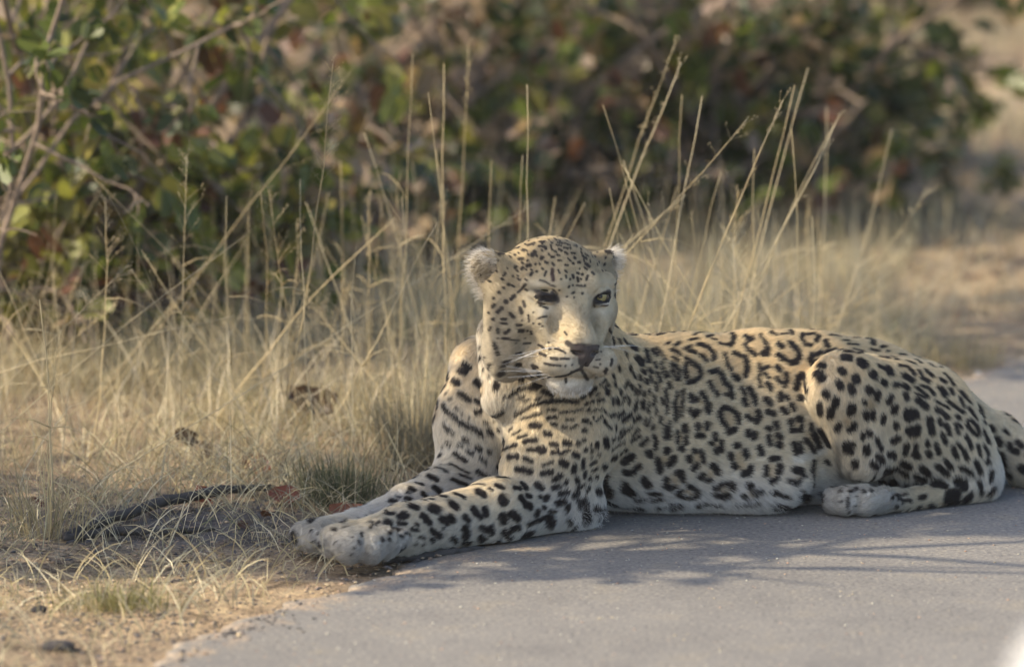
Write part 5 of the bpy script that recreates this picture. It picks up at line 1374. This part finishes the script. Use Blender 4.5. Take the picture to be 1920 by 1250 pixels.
# the white car whose front corner cuts into the lower right
paint = simple_mat('white_car_paint', (.80, .80, .80), .25, .5, 0, 4, .01)
glass_m = simple_mat('dark_car_glass', (.02, .022, .025), .05, .6, 0, 3, .02)
rubber = simple_mat('black_tyre', (.02, .02, .02), .85, .2, .2, 80)
steel = simple_mat('grey_wheel_steel', (.35, .35, .36), .35, .5, 0, 5, .02)
lamp_m = simple_mat('clear_headlamp', (.6, .62, .64), .08, .6, 0, 5, .02)
CX0, CXW, CY0, CY1 = .299, 1.68, -.35, 3.85
car = empty('white_car', (CX0 + CXW / 2, (CY0 + CY1) / 2, 0))
tag(car, 'white car out of focus cut off by the lower right corner', 'car')
off_c = np.array(car.location)
def loft(sections, mat, name, parent=car, close=True):
    """sections: list of (y, half width, z bottom, z top, corner)"""
    V, F = [], []; m = 16
    for y, hw, zb, zt, cr in sections:
        for k in range(m):
            t = 2 * math.pi * (k + .5) / m; c_, s_ = math.cos(t), math.sin(t); e = .28
            x = hw * math.copysign(abs(c_) ** e, c_); z = (zb + zt) / 2 + (zt - zb) / 2 * math.copysign(abs(s_) ** (e + cr), s_)
            V.append((x, y - (CY0 + CY1) / 2, z))
    for i in range(len(sections) - 1):
        for k in range(m): F.append((i * m + k, i * m + (k + 1) % m, (i + 1) * m + (k + 1) % m, (i + 1) * m + k))
    F.append(tuple(range(m))); F.append(tuple(range((len(sections) - 1) * m, len(sections) * m))[::-1])
    return mesh_obj(name, np.array(V), F, mat, parent)
hw = CXW / 2
loft([(3.85, hw * .80, .40, .86, .1), (3.80, hw * .90, .32, .975, .15), (3.66, hw * .97, .28, 1.02, .2), (3.3, hw, .26, 1.03, .2), (2.7, hw, .25, 1.04, .2), (1.0, hw, .25, 1.04, .2), (0.1, hw * .98, .27, 1.03, .2), (-.3, hw * .9, .35, .95, .2)], paint, 'body')
loft([(2.62, hw * .78, .98, 1.0, .1), (2.1, hw * .80, .98, 1.40, .25), (1.3, hw * .80, .98, 1.48, .3), (.4, hw * .78, .98, 1.44, .3), (-.05, hw * .72, .98, 1.05, .1)], glass_m, 'windows')
loft([(1.95, hw * .72, 1.40, 1.43, .1), (1.3, hw * .76, 1.45, 1.50, .2), (.45, hw * .74, 1.42, 1.46, .2)], paint, 'roof')
for sx in (-1, 1):
    V, F = tube([(sx * hw * .70, 3.70 - 1.75, .70), (sx * hw * .70, 3.815 - 1.75, .70)], [.115, .10], 14)
    mesh_obj('headlight', np.array(V), F, lamp_m, car)
    for wy in (3.0, .45):
        V, F = tube([(sx * (hw - .20), wy - 1.75, .31), (sx * (hw - .19), wy - 1.75, .31), (sx * (hw + .005), wy - 1.75, .31), (sx * (hw + .01), wy - 1.75, .31)], [.27, .31, .31, .27], 28)
        w_ = mesh_obj('wheel', np.array(V), F, rubber, car)
        V, F = tube([(sx * (hw + .008), wy - 1.75, .31), (sx * (hw + .02), wy - 1.75, .31)], [.20, .17], 22)
        mesh_obj('rim', np.array(V), F, steel, w_)

# ------------------------------------------------------------------ thin haze added in place of veiling glare, lifts the blacks
hz = bpy.data.materials.new('veil_haze'); hz.use_nodes = True
n, l = hz.node_tree.nodes, hz.node_tree.links
n.remove(n['Principled BSDF'])
pv = n.new('ShaderNodeVolumePrincipled'); pv.inputs['Color'].default_value = (.95, .93, .88, 1); pv.inputs['Density'].default_value = .0009; pv.inputs['Anisotropy'].default_value = .2
l.new(pv.outputs[0], n['Material Output'].inputs['Volume'])
V = [(x, y, z) for x in (-165, 165) for y in (-40, 330) for z in (-1.2, 4.8)]
F = [(0, 1, 3, 2), (4, 6, 7, 5), (0, 4, 5, 1), (2, 3, 7, 6), (0, 2, 6, 4), (1, 5, 7, 3)]
tag(mesh_obj('haze', V, F, hz, None, False), 'thin haze added in the air to lift the blacks', kind='stuff')
